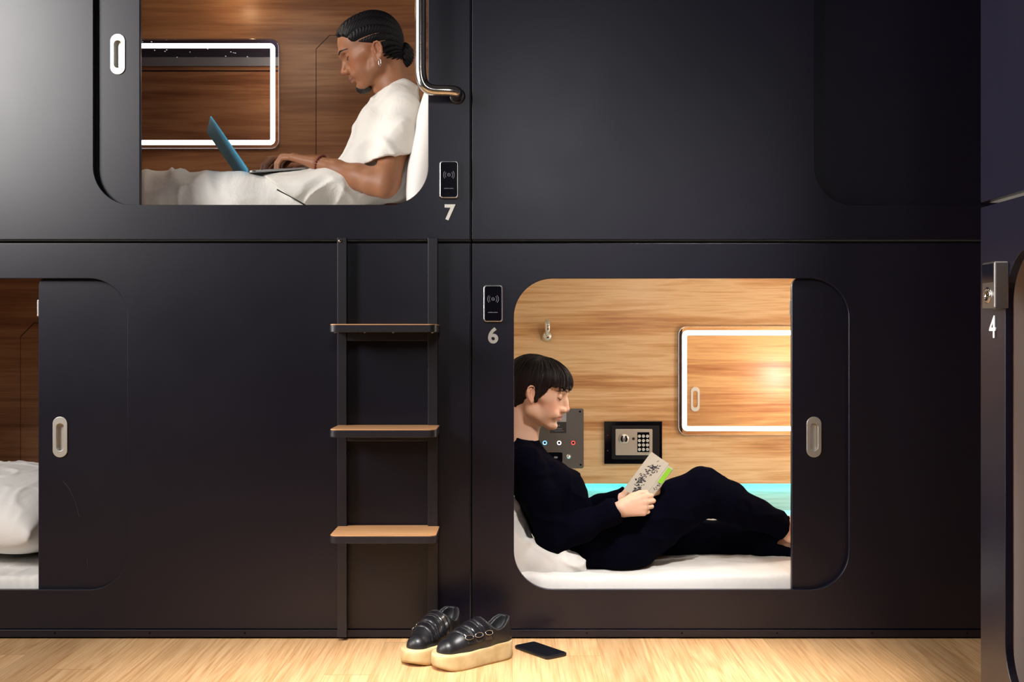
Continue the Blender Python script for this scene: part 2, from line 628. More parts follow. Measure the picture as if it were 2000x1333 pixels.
# ================================================================== THE ROOM
def floor_material():
    m = mat('light_oak_laminate', (0.6, 0.4, 0.2), 0.42, spec=0.35)
    N, L, B = nodes(m)
    tc = N.new('ShaderNodeTexCoord')
    sep = N.new('ShaderNodeSeparateXYZ')
    L.new(tc.outputs['Object'], sep.inputs[0])
    # planks run along y, 0.13 m wide, each row shifted
    dv = N.new('ShaderNodeMath'); dv.operation = 'DIVIDE'; dv.inputs[1].default_value = 0.128
    L.new(sep.outputs[0], dv.inputs[0])
    fl = N.new('ShaderNodeMath'); fl.operation = 'FLOOR'
    L.new(dv.outputs[0], fl.inputs[0])
    fr = N.new('ShaderNodeMath'); fr.operation = 'FRACT'
    L.new(dv.outputs[0], fr.inputs[0])
    wn = N.new('ShaderNodeTexWhiteNoise'); wn.noise_dimensions = '1D'
    L.new(fl.outputs[0], wn.inputs['W'])
    ysh = N.new('ShaderNodeMath'); ysh.operation = 'MULTIPLY_ADD'; ysh.inputs[1].default_value = 1.3
    L.new(wn.outputs[0], ysh.inputs[0]); L.new(sep.outputs[1], ysh.inputs[2])
    yd = N.new('ShaderNodeMath'); yd.operation = 'DIVIDE'; yd.inputs[1].default_value = 1.2
    L.new(ysh.outputs[0], yd.inputs[0])
    yf = N.new('ShaderNodeMath'); yf.operation = 'FLOOR'; L.new(yd.outputs[0], yf.inputs[0])
    yfr = N.new('ShaderNodeMath'); yfr.operation = 'FRACT'; L.new(yd.outputs[0], yfr.inputs[0])
    cb = N.new('ShaderNodeCombineXYZ')
    L.new(fl.outputs[0], cb.inputs[0]); L.new(yf.outputs[0], cb.inputs[1])
    wn2 = N.new('ShaderNodeTexWhiteNoise'); wn2.noise_dimensions = '2D'
    L.new(cb.outputs[0], wn2.inputs['Vector'])
    # grain, offset per plank
    off = N.new('ShaderNodeMath'); off.operation = 'MULTIPLY'; off.inputs[1].default_value = 37.0
    L.new(wn2.outputs['Value'], off.inputs[0])
    c2 = N.new('ShaderNodeCombineXYZ')
    gx = N.new('ShaderNodeMath'); gx.operation = 'MULTIPLY'; gx.inputs[1].default_value = 7.0
    gy = N.new('ShaderNodeMath'); gy.operation = 'MULTIPLY'; gy.inputs[1].default_value = 0.55
    L.new(sep.outputs[0], gx.inputs[0]); L.new(sep.outputs[1], gy.inputs[0])
    L.new(gx.outputs[0], c2.inputs[0]); L.new(gy.outputs[0], c2.inputs[1]); L.new(off.outputs[0], c2.inputs[2])
    n1 = N.new('ShaderNodeTexNoise'); n1.inputs['Scale'].default_value = 1.0; n1.inputs['Detail'].default_value = 2.0
    n1.inputs['Distortion'].default_value = 0.4
    L.new(c2.outputs[0], n1.inputs['Vector'])
    rings = N.new('ShaderNodeMath'); rings.operation = 'MULTIPLY'; rings.inputs[1].default_value = 62.0
    L.new(n1.outputs[0], rings.inputs[0])
    sn = N.new('ShaderNodeMath'); sn.operation = 'SINE'; L.new(rings.outputs[0], sn.inputs[0])
    n2 = tex_noise(m, 1.0, (140, 4, 1), 4, 0.6)
    mixg = N.new('ShaderNodeMath'); mixg.operation = 'MULTIPLY_ADD'; mixg.inputs[1].default_value = 0.075
    L.new(sn.outputs[0], mixg.inputs[0]); L.new(n2.outputs[0], mixg.inputs[2])
    r = ramp(m, mixg.outputs[0], [(0.3, lin(196, 146, 98)), (0.5, lin(220, 174, 124)), (0.7, lin(232, 192, 144))])
    tone = N.new('ShaderNodeHueSaturation')
    vl = N.new('ShaderNodeMapRange'); vl.inputs['To Min'].default_value = 0.84; vl.inputs['To Max'].default_value = 1.12
    L.new(wn2.outputs['Value'], vl.inputs[0])
    L.new(vl.outputs[0], tone.inputs['Value']); L.new(r.outputs[0], tone.inputs['Color'])
    # thin joints
    e1 = N.new('ShaderNodeMath'); e1.operation = 'GREATER_THAN'; e1.inputs[1].default_value = 0.010
    L.new(fr.outputs[0], e1.inputs[0])
    e2 = N.new('ShaderNodeMath'); e2.operation = 'GREATER_THAN'; e2.inputs[1].default_value = 0.003
    L.new(yfr.outputs[0], e2.inputs[0])
    em = N.new('ShaderNodeMath'); em.operation = 'MULTIPLY'; L.new(e1.outputs[0], em.inputs[0]); L.new(e2.outputs[0], em.inputs[1])
    jm = N.new('ShaderNodeMix'); jm.data_type = 'RGBA'
    jm.inputs[6].default_value = (*lin(186, 138, 90), 1)
    L.new(em.outputs[0], jm.inputs[0]); L.new(tone.outputs[0], jm.inputs[7])
    L.new(jm.outputs[2], B.inputs['Base Color'])
    return m


def struct(name, bm, m):
    return setp(put(name, bm, m), kind='structure')


M['floor'] = floor_material()
M['room_wall'] = mat('charcoal_room_paint', (0.045, 0.045, 0.05), 0.8)
M['room_ceiling'] = mat('grey_ceiling_paint', (0.07, 0.07, 0.075), 0.8)
struct('floor', box((-3.6, -5.2, -0.05), (3.2, 1.6, 0.0)), M['floor'])
struct('ceiling', box((-3.6, -5.2, 3.7), (3.2, 1.6, 3.8)), M['room_ceiling'])
struct('wall_back', box((-3.6, 1.6, 0.0), (3.2, 1.7, 3.7)), M['room_wall'])
struct('wall_front', box((-3.6, -5.3, 0.0), (3.2, -5.2, 3.7)), M['room_wall'])
struct('wall_left', box((-3.7, -5.2, 0.0), (-3.6, 1.6, 3.7)), M['room_wall'])
struct('wall_right', box((3.2, -5.2, 0.0), (3.3, 1.6, 3.7)), M['room_wall'])

# ================================================================== THE SLEEPING PODS
PL, PDEP, BY = 2.196, 1.28, 1.187      # length and depth of a pod, depth of its wooden back wall
OX0, OX1, OZ0, OZ1, ORAD = 0.128, 1.15, 0.149, 1.1, 0.118


def pull_handle(door, x, zc, yf, yb):
    """flush oval pull set into the door, outside and inside"""
    w, h = 0.0225, 0.0625
    ring = slab([rrect(x - w, zc - h, x + w, zc + h, w - 0.0005, 10),
                 rrect(x - 0.0115, zc - 0.042, x + 0.0115, zc + 0.042, 0.0112, 8)], yf - 0.0036, yf + 0.0012, 0.0009)
    cup = slab([rrect(x - 0.0135, zc - 0.044, x + 0.0135, zc + 0.044, 0.0132, 8)], yf + 0.0120, yf + 0.0130, 0)
    me = bpy.data.meshes.new('t'); cup.to_mesh(me); cup.free(); ring.from_mesh(me)
    wall = slab([rrect(x - 0.0135, zc - 0.044, x + 0.0135, zc + 0.044, 0.0132, 8),
                 rrect(x - 0.0122, zc - 0.0427, x + 0.0122, zc + 0.0427, 0.0119, 8)], yf - 0.001, yf + 0.0125, 0)
    me = bpy.data.meshes.new('t'); wall.to_mesh(me); wall.free(); ring.from_mesh(me)
    put('pull_handle', ring, M['nickel'], door, label='oval metal flush pull')
    ring = slab([rrect(x - w, zc - h, x + w, zc + h, w - 0.0005, 10),
                 rrect(x - 0.0115, zc - 0.042, x + 0.0115, zc + 0.042, 0.0112, 8)], yb - 0.001, yb + 0.003, 0.0008)
    put('inner_pull_handle', ring, M['nickel'], door, label='oval metal flush pull on the inner face')


def pod(label, loc, rotz, mirrored, door_x, ceiling='white', hatch=False, group='sleeping pods stacked along the aisle', base=0.03, teal=False, red=True):
    wood, liner = (M['wood_shaded'], M['liner_shaded']) if red else (M['wood'], M['liner'])  # red: veneer copies with weak light in their colour
    top_z = 1.208
    """one sleeping capsule, built in its own frame: x along the front, y into it, z up"""
    root = thing('sleeping_pod', label, 'sleeping pod', loc, rotz, group)
    s = -1 if mirrored else 1

    def X(a, b=None):
        if b is None:
            return s * a
        return (min(s * a, s * b), max(s * a, s * b))

    def bx(x0, x1, y0, y1, z0, z1, bev=0.0):
        a, b = X(x0, x1)
        return box((a, y0, z0), (b, y1, z1), bev)

    def rr(x0, z0, x1, z1, r, seg=12):
        a, b = X(x0, x1)
        return rrect(a, z0, b, z1, r, seg)

    # outer front: black board with the rounded opening
    put('front_panel', slab([rr(0, base, PL, top_z, 0.002, 2), rr(OX0, OZ0, OX1, OZ1, ORAD, 14)], 0.0, 0.018, 0.0016), M['panel'], root)
    # inner face of the front, veneered
    put('front_lining', slab([rr(0.02, base + 0.03, PL - 0.02, top_z - 0.02, 0.002, 2),
                              rr(OX0 - 0.004, OZ0 - 0.03, OX1 + 0.004, OZ1 + 0.01, ORAD, 14)], 0.0185, 0.0205, 0), liner, root)
    put('door_track', bx(0.02, PL - 0.02, 0.05, 0.062, 1.123, 1.1665), M['track'], root)
    # shell
    shell = M['white_shell']
    zc = 1.167
    put('end_wall', bx(0.0, 0.02, 0.021, PDEP, base, zc), shell, root)
    put('end_wall', bx(PL - 0.02, PL, 0.021, PDEP, base, zc), shell, root)
    put('pod_floor', bx(0.02, PL - 0.02, 0.018, PDEP, base, base + 0.03), shell, root)
    top = put('pod_ceiling', bx(0.0, PL, 0.021, PDEP, zc, top_z), M['star_ceiling'] if ceiling == 'stars' else shell, root)
    # back: veneered wall above a lit recess and a ledge
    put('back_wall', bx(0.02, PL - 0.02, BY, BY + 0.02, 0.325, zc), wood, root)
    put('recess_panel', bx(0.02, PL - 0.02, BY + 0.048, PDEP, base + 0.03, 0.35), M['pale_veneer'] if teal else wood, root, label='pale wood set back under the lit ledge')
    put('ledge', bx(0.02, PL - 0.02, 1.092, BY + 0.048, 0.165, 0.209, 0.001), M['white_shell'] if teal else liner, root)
    put('teal_light_strip', bx(0.06, PL - 0.06, BY + 0.023, BY + 0.045, 0.332, 0.339), M['led_teal'] if teal else M['white_shell'], root, label='light strip hidden above the recess')
    if hatch:
        def cham(x0, x1, z0, z1, c):
            a, b = X(x0, x1)
            return [(a, z0), (b, z0), (b, z1 - c), (b - c, z1), (a + c, z1), (a, z1 - c)]
        hx0, hx1 = 0.315, 0.674
        put('access_hatch', slab([cham(hx0 + 0.0032, hx1 - 0.0032, 0.3252, 0.9808, 0.0555)], BY - 0.0045, BY - 0.0005, 0.0006), wood, root, label='chamfered hatch in the wood wall')
        put('hatch_groove', slab([cham(hx0, hx1, 0.3251, 0.984, 0.056)], BY - 0.0012, BY - 0.0002, 0), M['wood_line'], root)
    # sliding door behind the front board
    dx1 = min(door_x + 1.10, PL - 0.03)
    dr = slab([rr(door_x, OZ0 - 0.035 + 0.0, dx1, OZ1 + 0.006, (0.02, 0.02, 0.03, 0.03), 8),
               rrect(X(door_x + 0.068) - 0.0138, 0.614 - 0.0443, X(door_x + 0.068) + 0.0138, 0.614 + 0.0443, 0.0136, 8)], 0.022, 0.040, 0.003)
    door = put('sliding_door', dr, M['panel'], root)
    put('door_lining', slab([rr(door_x + 0.004, OZ0 - 0.03, dx1 - 0.004, 1.098, 0.02, 6)], 0.0402, 0.0445, 0.001), liner, door, label='veneered inner face of the door')
    pull_handle(door, X(door_x + 0.068), 0.614, 0.022, 0.0445)
    put('strike_plate', bx(door_x - 0.004, door_x + 0.001, 0.024, 0.038, 0.985, 1.035, 0.001), M['steel'], door)
    # kick rail along the bottom, with small screws
    if base < 0.04:
        k = put('kick_rail', bx(0.0, PL, -0.004, 0.02, 0.006, base - 0.002, 0.001), M['panel'], root)
        for i in range(8):
            put('screw', lathe([(0, 0.003), (0.001, 0.003)], (X(0.06 + i * 0.29), -0.004, 0.018), (0, -1, 0), 8), M['gap'], k)
    return root


def star_mat():
    m = mat('star_ceiling', lin(24, 22, 52), 0.5)
    N, L, B = nodes(m)
    tc = N.new('ShaderNodeTexCoord')
    v = N.new('ShaderNodeTexVoronoi')
    v.inputs['Scale'].default_value = 24
    L.new(tc.outputs['Object'], v.inputs['Vector'])
    lt = N.new('ShaderNodeMath'); lt.operation = 'LESS_THAN'; lt.inputs[1].default_value = 0.075
    L.new(v.outputs['Distance'], lt.inputs[0])
    m2 = N.new('ShaderNodeMath'); m2.operation = 'MULTIPLY'; m2.inputs[1].default_value = 2.2
    L.new(lt.outputs[0], m2.inputs[0])
    B.inputs['Emission Color'].default_value = (0.9, 0.92, 1, 1)
    L.new(m2.outputs[0], B.inputs['Emission Strength'])
    return m


M['star_ceiling'] = star_mat()
UP = 1.176
POD_X = -0.125
base0 = 0.03
pod6 = pod('lower black pod with the reading woman inside, number 6 beside its opening', (POD_X + 0.003, 0, 0), 0, False, 0.981, teal=True, red=False)
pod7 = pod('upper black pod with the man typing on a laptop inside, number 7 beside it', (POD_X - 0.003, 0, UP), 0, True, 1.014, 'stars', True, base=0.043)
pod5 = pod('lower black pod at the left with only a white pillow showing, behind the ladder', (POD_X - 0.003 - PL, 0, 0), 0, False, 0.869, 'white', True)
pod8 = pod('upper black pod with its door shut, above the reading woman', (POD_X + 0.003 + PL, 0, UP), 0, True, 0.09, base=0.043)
def scuff(parent, pts, r):
    o = put('scuff_mark', tube([(px_, 0.0219, pz_) for px_, pz_ in pts], r, 6), M['scuff'], parent, label='faint grey scuff')
    return o


M['scuff'] = mat('dull_grey_scuff', (0.02, 0.02, 0.024), 0.7)
for ch in pod5.children:
    if ch.name.startswith('sliding_door'):
        ox = pod5.location.x
        def _p(px, py):
            v = W(px, py, 0.0219)
            return (v.x - ox, v.z)
        scuff(ch, [_p(122, 938), _p(136, 955), _p(147, 978), _p(154, 1003), _p(158, 1022)], [0.0005, 0.0012, 0.0009, 0.0017, 0.0004])
        scuff(ch, [_p(170, 1090), _p(172, 1106), _p(174, 1118)], [0.0004, 0.0014, 0.0004])
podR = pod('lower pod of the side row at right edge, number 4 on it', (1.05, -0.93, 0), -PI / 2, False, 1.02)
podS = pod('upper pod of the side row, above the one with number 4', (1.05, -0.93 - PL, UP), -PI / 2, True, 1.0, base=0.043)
for p in (pod7, pod8, podS):
    pass


# ---- numerals painted on the fronts
def numeral(s, px, py, h, m, label):
    c = W(px, py, 0)
    o = put('pod_number', text_mesh(s, h / 0.73, (c.x, -0.0012, c.z), 0.002, 0.006 * h / 0.05 * 0.35), m)
    setp(o, label, 'number')
    return o


numeral('7', 878, 416, 0.047, M['white_paint'], 'white number 7 on the upper pod, under the card reader')
numeral('6', 963, 657, 0.047, M['shaded_paint'], 'white number 6 shaded to grey on the lower pod, under the card reader')
o4 = put('pod_number', text_mesh('4', 0.050 / 0.73, (1.05 - 0.0012, -0.93 - 0.068, 0.937), 0.002, 0.0007,
                                 Matrix.Rotation(-PI / 2, 4, 'Z') @ Matrix.Rotation(PI / 2, 4, 'X')), M['white_paint'])
setp(o4, 'white number 4 on the side pod at the right edge, under the lock', 'number')


# ---- card readers
def card_reader(px0, py0, px1, py1, label):
    a, b = W(px0, py1, 0), W(px1, py0, 0)
    t = thing('card_reader', label, 'card reader', (a.x, 0, a.z), 0, 'card readers beside the pod openings')
    w, h = b.x - a.x, b.z - a.z
    put('housing', slab([rrect(0, 0, w, h, 0.009, 8)], -0.014, -0.0002, 0.003), M['rim_metal'], t, label='chrome rim')
    fc = put('face', slab([rrect(0.0035, 0.0035, w - 0.0035, h - 0.0035, 0.007, 8)], -0.0158, -0.0135, 0.0004), M['gloss_black'], t, label='gloss black face')
    bm = bmesh.new()
    cx, cz, y = w / 2, h * 0.62, -0.0162
    for r in (0.0045, 0.0115, 0.0165):
        for sgn in (1, -1):
            full = r < 0.006
            a0 = 0 if full else -0.75
            a1 = PI if full else 0.75
            pts = []
            for k in range(9):
                an = a0 + (a1 - a0) * k / 8
                if full:
                    pts.append((cx + r * math.cos(an), y, cz + sgn * r * math.sin(an)))
                else:
                    pts.append((cx + sgn * r * math.cos(an), y, cz + r * math.sin(an)))
            bm_tube(bm, pts, 0.0007, 5)
    bm_lathe(bm, [(0, 0.0013), (0.0004, 0.0013)], (cx, y, cz), (0, -1, 0), 10)
    put('signal_symbol', bm, M['symbol'], fc)
    bm = bmesh.new()
    rnd = random.Random(5)
    for k in range(12):
        bm_box(bm, (w * 0.24 + k * w * 0.043, y - 0.0002, h * 0.25), (w * 0.24 + k * w * 0.043 + w * 0.03, y + 0.0002, h * 0.25 + rnd.uniform(0.0012, 0.0024)))
    put('small_print', bm, M['symbol'], fc)
    return t


card_reader(859, 315, 896, 388, 'black card reader with bright chrome rim above the number 7')
card_reader(944.5, 557, 982, 629, 'black card reader with thin chrome rim above the number 6')


# ---- key lock on the side pod
def lock_box():
    x, y = 1.05, -0.93
    t = thing('key_lock', 'chrome box lock with a round keyhole above the number 4', 'lock', (x, y, 0.978), 0)
    O = Vector((x, y, 0.978))
    put('lock_case', box((-0.03, -0.147, 0.0), (-0.0002, -0.080, 0.1), 0.003), M['dark_steel'], t)
    put('display_window', box((-0.0312, -0.140, 0.056), (-0.0298, -0.083, 0.096), 0.0006), M['gloss_black'], t, label='dark blue window on the lock')
    put('lock_cylinder', lathe([(0, 0.0175), (0.003, 0.0175), (0.004, 0.015), (0.004, 0.009), (0.0015, 0.008)], (-0.03, -0.113, 0.029), (-1, 0, 0), 24), M['chrome'], t)
    bm = bmesh.new()
    for k in range(6):
        a = k * PI / 3
        bm_lathe(bm, [(0, 0.0017), (0.0006, 0.0017)], (-0.0342, -0.113 + 0.006 * math.cos(a), 0.029 + 0.006 * math.sin(a)), (-1, 0, 0), 8)
    bm_box(bm, (-0.0349, -0.1142, 0.025), (-0.0338, -0.1118, 0.033))
    put('keyhole', bm, M['gap'], t)


lock_box()


# ---- light-edged mirrors on the back walls
def led_mirror(label, x0, x1, z0, z1, yb, m_led, thick=0.012):
    t = thing('lighted_mirror', label, 'mirror', (x0, yb, z0), 0, 'light edged mirrors on the wooden back walls')
    w, h = x1 - x0, z1 - z0
    put('frame', slab([rrect(0, 0, w, h, 0.035, 10), rrect(0.004, 0.004, w - 0.004, h - 0.004, 0.032, 10)], -thick - 0.002, 0, 0.0008), M['chrome'], t)
    put('mirror_glass', slab([rrect(0.0035, 0.0035, w - 0.0035, h - 0.0035, 0.032, 10)], -thick + 0.001, -0.0005, 0), M['mirror'], t)
    a, b = 0.018, 0.037
    put('light_strip', slab([rrect(a, a, w - a, h - a, 0.022, 10), rrect(b, b, w - b, h - b, 0.004, 4)], -thick - 0.0004, -thick + 0.0008, 0), m_led, t, label='glowing white band near the edge')
    return t


led_mirror('lighted mirror with a white glowing band behind the laptop, upper pod', -1.56, -453 / 478.0, 1.691, 2.141, BY - 0.0005, M['led'])
led_mirror('lighted mirror with a white glowing band beside the safe, lower pod', 323 / 478.0, 1.30, 0.524, 0.97, BY - 0.0005, M['led_warm'])

# ---- ladder
def ladder():
    t = thing('bunk_ladder', 'black metal ladder with three wooden treads standing against the lower pod', 'ladder', (-0.37, 0, 0), 0)
    O = Vector((-0.37, 0, 0))
    for x0, x1 in ((-0.5285, -0.5), (-0.2545, -0.2245)):
        put('rail', box((x0, -0.032, 0.012), (x1, -0.006, 1.222), 0.0015), M['black_metal'], t, O)
    for zt in (0.958, 0.6545, 0.349):
        tr = put('tread', slab([rrect(-0.527, -0.2, -0.2175, 0.0 - 0.033, (0.022, 0.022, 0.004, 0.004), 8)], zt - 0.0235, zt - 0.003, 0.0015, 'XY'), M['black_metal'], t, O)
        put('tread_board', slab([rrect(-0.5255, -0.1985, -0.219, -0.0335, (0.021, 0.021, 0.003, 0.003), 8)], zt - 0.003, zt, 0.0006, 'XY'), M['tread_wood'], tr, O, label='pale wood board on the tread')
        put('cross_bar', box((-0.5, -0.03, zt - 0.0485), (-0.2545, -0.008, zt - 0.0245), 0.001), M['black_metal'], t, O)
        put('tread_back', box((-0.4995, -0.0328, zt - 0.0235), (-0.255, -0.008, zt - 0.001), 0.0005), M['tread_wood'], tr, O)
        for x in (-0.515, -0.428, -0.345, -0.232):
            put('screw', lathe([(0, 0.004), (0.002, 0.003), (0.0025, 0.001)], (x, -0.165, zt - 0.0235), (0, 0, -1), 10), M['steel'], tr, O)
    for x in (-0.514, -0.24):
        put('hook', box((x - 0.012, -0.006, 1.2), (x + 0.012, -0.001, 1.2135), 0.001), M['black_metal'], t, O)
    put('top_bolt', lathe([(0, 0.005), (0.004, 0.0045), (0.005, 0.002)], (-0.52, -0.032, 1.212), (0, -1, 0), 10), M['chrome'], t, O)


M['tread_wood'] = mat('tread_beech', lin(226, 168, 116), 0.5)
_n = tex_noise(M['tread_wood'], 1.0, (6, 120, 1), 3, 0.5)
_r = ramp(M['tread_wood'], _n.outputs[0], [(0.3, lin(205, 146, 96)), (0.7, lin(228, 174, 122))])
nodes(M['tread_wood'])[1].new(_r.outputs[0], nodes(M['tread_wood'])[2].inputs['Base Color'])
ladder()

# ---- chrome grab rail
def grab_rail():
    t = thing('grab_rail', 'polished chrome grab rail bent at its foot, beside the man\'s pod opening', 'grab rail', (-0.165, 0, 1.652), 0)
    O = Vector((-0.165, 0, 1.652))
    foot = Vector((-0.166, -0.001, 1.656))
    pts = [foot, foot + Vector((0, -0.028, 0.0))]
    p1 = foot + Vector((-0.018, -0.06, 0.004))
    pts += bezier(pts[-1], pts[-1] + Vector((0, -0.03, 0)), p1 + Vector((0.03, 0, 0)), foot + Vector((-0.052, -0.062, 0.004)), 10)[1:]
    pts += bezier(pts[-1], pts[-1] + Vector((-0.04, 0, 0.0)), Vector((-0.274, -0.066, 1.672)), Vector((-0.274, -0.066, 1.735)), 14)[1:]
    pts += [Vector((-0.274, -0.066, 1.9)), Vector((-0.274, -0.066, 2.1)), Vector((-0.274, -0.066, 2.26))]
    pts += bezier(Vector((-0.274, -0.066, 2.27)), Vector((-0.274, -0.066, 2.33)), Vector((-0.274, -0.05, 2.345)), Vector((-0.274, -0.001, 2.345)), 8)
    put('rail_tube', tube(pts, 0.0165, 28), M['rail_chrome'], t, O, smooth=None)
    put('wall_flange', lathe([(0, 0.024), (0.004, 0.024), (0.006, 0.019)], foot, (0, -1, 0), 28), M['black_metal'], t, O)


grab_rail()


# ---- safe
def safe():
    yb = BY - 0.0005
    a, b = W(1180, 906, 1.18), W(1293, 823, 1.18)
    O = Vector((a.x, yb, a.z))
    t = thing('safe', 'small black wall safe with a silver keypad plate above the woman\'s knees', 'safe', O)
    w, h = b.x - a.x, b.z - a.z
    put('body', box((0, -0.012, 0), (w, 0, h), 0.0015), M['gloss_black'], t)
    put('door', slab([rrect(0.03, 0.02, w - 0.012, h - 0.018, 0.003, 4)], -0.016, -0.0122, 0.0012), mat('safe_black_enamel', (0.006, 0.006, 0.01), 0.35), t)

    def lx(px): return W(px, 850, 1.17).x - a.x
    def lz(py): return W(1200, py, 1.17).z - a.z
    plate = put('lock_plate', slab([rrect(lx(1202), lz(889), lx(1274), lz(838), 0.004, 6)], -0.021, -0.0162, 0.0015), mat('champagne_metal', (0.66, 0.60, 0.52), 0.42, metal=0.6), t)
    kx, kz = lx(1218.5), lz(857)
    knob = put('dial_knob', lathe([(0, 0.0205), (0.004, 0.0205), (0.006, 0.0185), (0.0062, 0.0)], (kx, -0.021, kz), (0, -1, 0), 32), M['steel'], t)
    bm = bmesh.new()
    for sg in (-1, 1):
        pts = [(kx + sg * 0.0105 * math.cos(q), -0.0276, kz + 0.013 * math.sin(q)) for q in [(-1.15 + 2.3 * i / 8) for i in range(9)]]
        bm_tube(bm, pts, [0.001] + [0.0042] * 7 + [0.001], 8)
    put('dial_grip', bm, M['gloss_black'], knob)
    pad = put('keypad', box((lx(1244.5), -0.0222, lz(883)), (lx(1268), -0.0208, lz(844)), 0.0006), M['gloss_black'], t)
    kw = (lx(1268) - lx(1244.5)) / 3
    kh = (lz(847.5) - lz(882)) / 4
    key = None
    for r in range(4):
        for c in range(3):
            x = lx(1244.5) + (c + 0.5) * kw
            z = lz(882) + (r + 0.5) * kh
            if key is None:
                bm = lathe([(0, 0.0064), (0.0022, 0.0062), (0.003, 0.005), (0.0031, 0.0)], (0, 0, 0), (0, -1, 0), 16)
                key = put('key_button', bm, M['white_paint'], pad)
                key.location = (x, -0.0222, z)
            else:
                k = key.copy(); COL.objects.link(k); k.parent = pad; k.location = (x, -0.0222, z)
    nums = bmesh.new()
    labels = ['1', '2', '3', '4', '5', '6', '7', '8', '9', '*', '0', '#']
    for i, ch in enumerate(labels):
        r, c = 3 - i // 3, i % 3
        me = text_mesh(ch, 0.007, (lx(1244.5) + (c + 0.5) * kw, -0.02545, lz(882) + (r + 0.5) * kh), 0.0003)
        nums.from_mesh(me)
    put('key_digits', nums, M['gap'], pad)
    put('key_lock_button', lathe([(0, 0.0058), (0.002, 0.0055), (0.0022, 0)], (lx(1237), -0.021, lz(857)), (0, -1, 0), 18), mat('brown_plastic', (0.03, 0.015, 0.01), 0.4), t)
    for z in (lz(850.5), lz(880.5)):
        put('hinge_screw', lathe([(0, 0.0022), (0.001, 0.002)], (0.014, -0.012, z), (0, -1, 0), 10), M['steel'], t)


safe()


# ---- control panel
def control_panel():
    yb = BY - 0.0005
    a, b = W(1046, 915, 1.183), W(1140, 798, 1.183)
    O = Vector((a.x, yb, a.z))
    t = thing('control_panel', 'grey steel control panel with blue, white and red lit buttons behind the woman', 'control panel', O)
    w, h = b.x - a.x, b.z - a.z
    put('steel_plate', slab([rrect(0, 0, w, h, 0.008, 6)], -0.003, 0, 0.0006), mat('dark_brushed_steel', (0.22, 0.20, 0.19), 0.4, metal=0.7), t)

    def lx(px): return W(px, 850, 1.183).x - a.x
    def lz(py): return W(1200, py, 1.183).z - a.z
    for px, nm, col in ((1064, 'blue_button', (0.15, 0.55, 1.0)), (1092, 'white_button', (0.9, 0.9, 1.0)), (1119.5, 'red_button', (0.85, 0.04, 0.04))):
        bt = put(nm, lathe([(0, 0.0098), (0.003, 0.0092), (0.0034, 0.0055), (0.002, 0.0045)], (lx(px), -0.003, lz(865)), (0, -1, 0), 20), M['chrome'], t)
        ring = bmesh.new()
        pts = [(lx(px) + 0.0073 * math.cos(q), -0.0064, lz(865) + 0.0073 * math.sin(q)) for q in [2 * PI * i / 20 for i in range(21)]]
        bm_tube(ring, pts, 0.0019, 6)
        put('glow_ring', ring, mat(nm + '_light', col, 0.4, emit=col, estr=1.6 if nm != 'red_button' else 0.9), bt)
        put('button_centre', lathe([(0, 0.0034), (0.001, 0.003)], (lx(px), -0.005, lz(865)), (0, -1, 0), 12), M['gap'], bt)
    us = put('usb_socket', slab([rrect(lx(1066), lz(904), lx(1099), lz(883), 0.005, 6)], -0.007, -0.003, 0.001), M['chrome'], t)
    put('socket_face', slab([rrect(lx(1067.5), lz(902.3), lx(1097.5), lz(884.7), 0.004, 6)], -0.0078, -0.0068, 0.0002), M['gloss_black'], us)
    put('usb_slot', box((lx(1082), -0.0083, lz(895)), (lx(1089), -0.0077, lz(891.5))), M['symbol'], us)
    put('key_switch', lathe([(0, 0.012), (0.003, 0.0115), (0.004, 0.008), (0.009, 0.0075), (0.0095, 0.0)], (lx(1110.5), -0.003, lz(892)), (0, -1, 0), 20), M['chrome'], t)
    put('label_plate', box((lx(1074), -0.0036, lz(846)), (lx(1106), -0.0029, lz(824)), 0), mat('dark_label', (0.035, 0.033, 0.036), 0.5), t, label='dark printed label')
    put('paper_label', box((lx(1081), -0.0036, lz(824)), (lx(1106), -0.0029, lz(806)), 0), mat('pale_label', (0.42, 0.42, 0.46), 0.6), t, label='pale printed label')
    bm = bmesh.new()
    bm_lathe(bm, [(0, 0.0028), (0.0005, 0.0028)], (lx(1092), -0.0036, lz(831)), (0, -1, 0), 12)
    bm_box(bm, (lx(1086), -0.0039, lz(838.3)), (lx(1098), -0.0035, lz(837)))
    bm_box(bm, (lx(1083), -0.0039, lz(842)), (lx(1101), -0.0035, lz(841)))
    put('label_print', bm, M['symbol'], t)
    for px, py in ((1133, 804), (1134, 908), (1052, 804), (1052, 908)):
        put('corner_screw', lathe([(0, 0.0042), (0.002, 0.004), (0.0021, 0.0)], (lx(px), -0.003, lz(py)), (0, -1, 0), 12), M['gap'], t)


control_panel()


# ---- chrome coat hook on the back wall, and the pod's lamp at its far end
def wall_hook():
    c = W(1069.5, 656, 1.15)
    O = Vector((c.x, BY - 0.0005, c.z))
    t = thing('reading_light', 'small chrome swivel reading light on the wood wall above the woman\'s head', 'reading light', O)
    put('mount', lathe([(0, 0.022), (0.006, 0.0225), (0.016, 0.019), (0.024, 0.012), (0.026, 0.0)], (0, 0, 0), (0, -1, 0), 28), M['chrome'], t)
    put('stem', tube([(0, -0.018, 0.0), (0, -0.032, 0.012), (0, -0.042, 0.03), (0, -0.045, 0.066)], [0.007, 0.009, 0.012, 0.0125], 20), M['chrome'], t)


wall_hook()


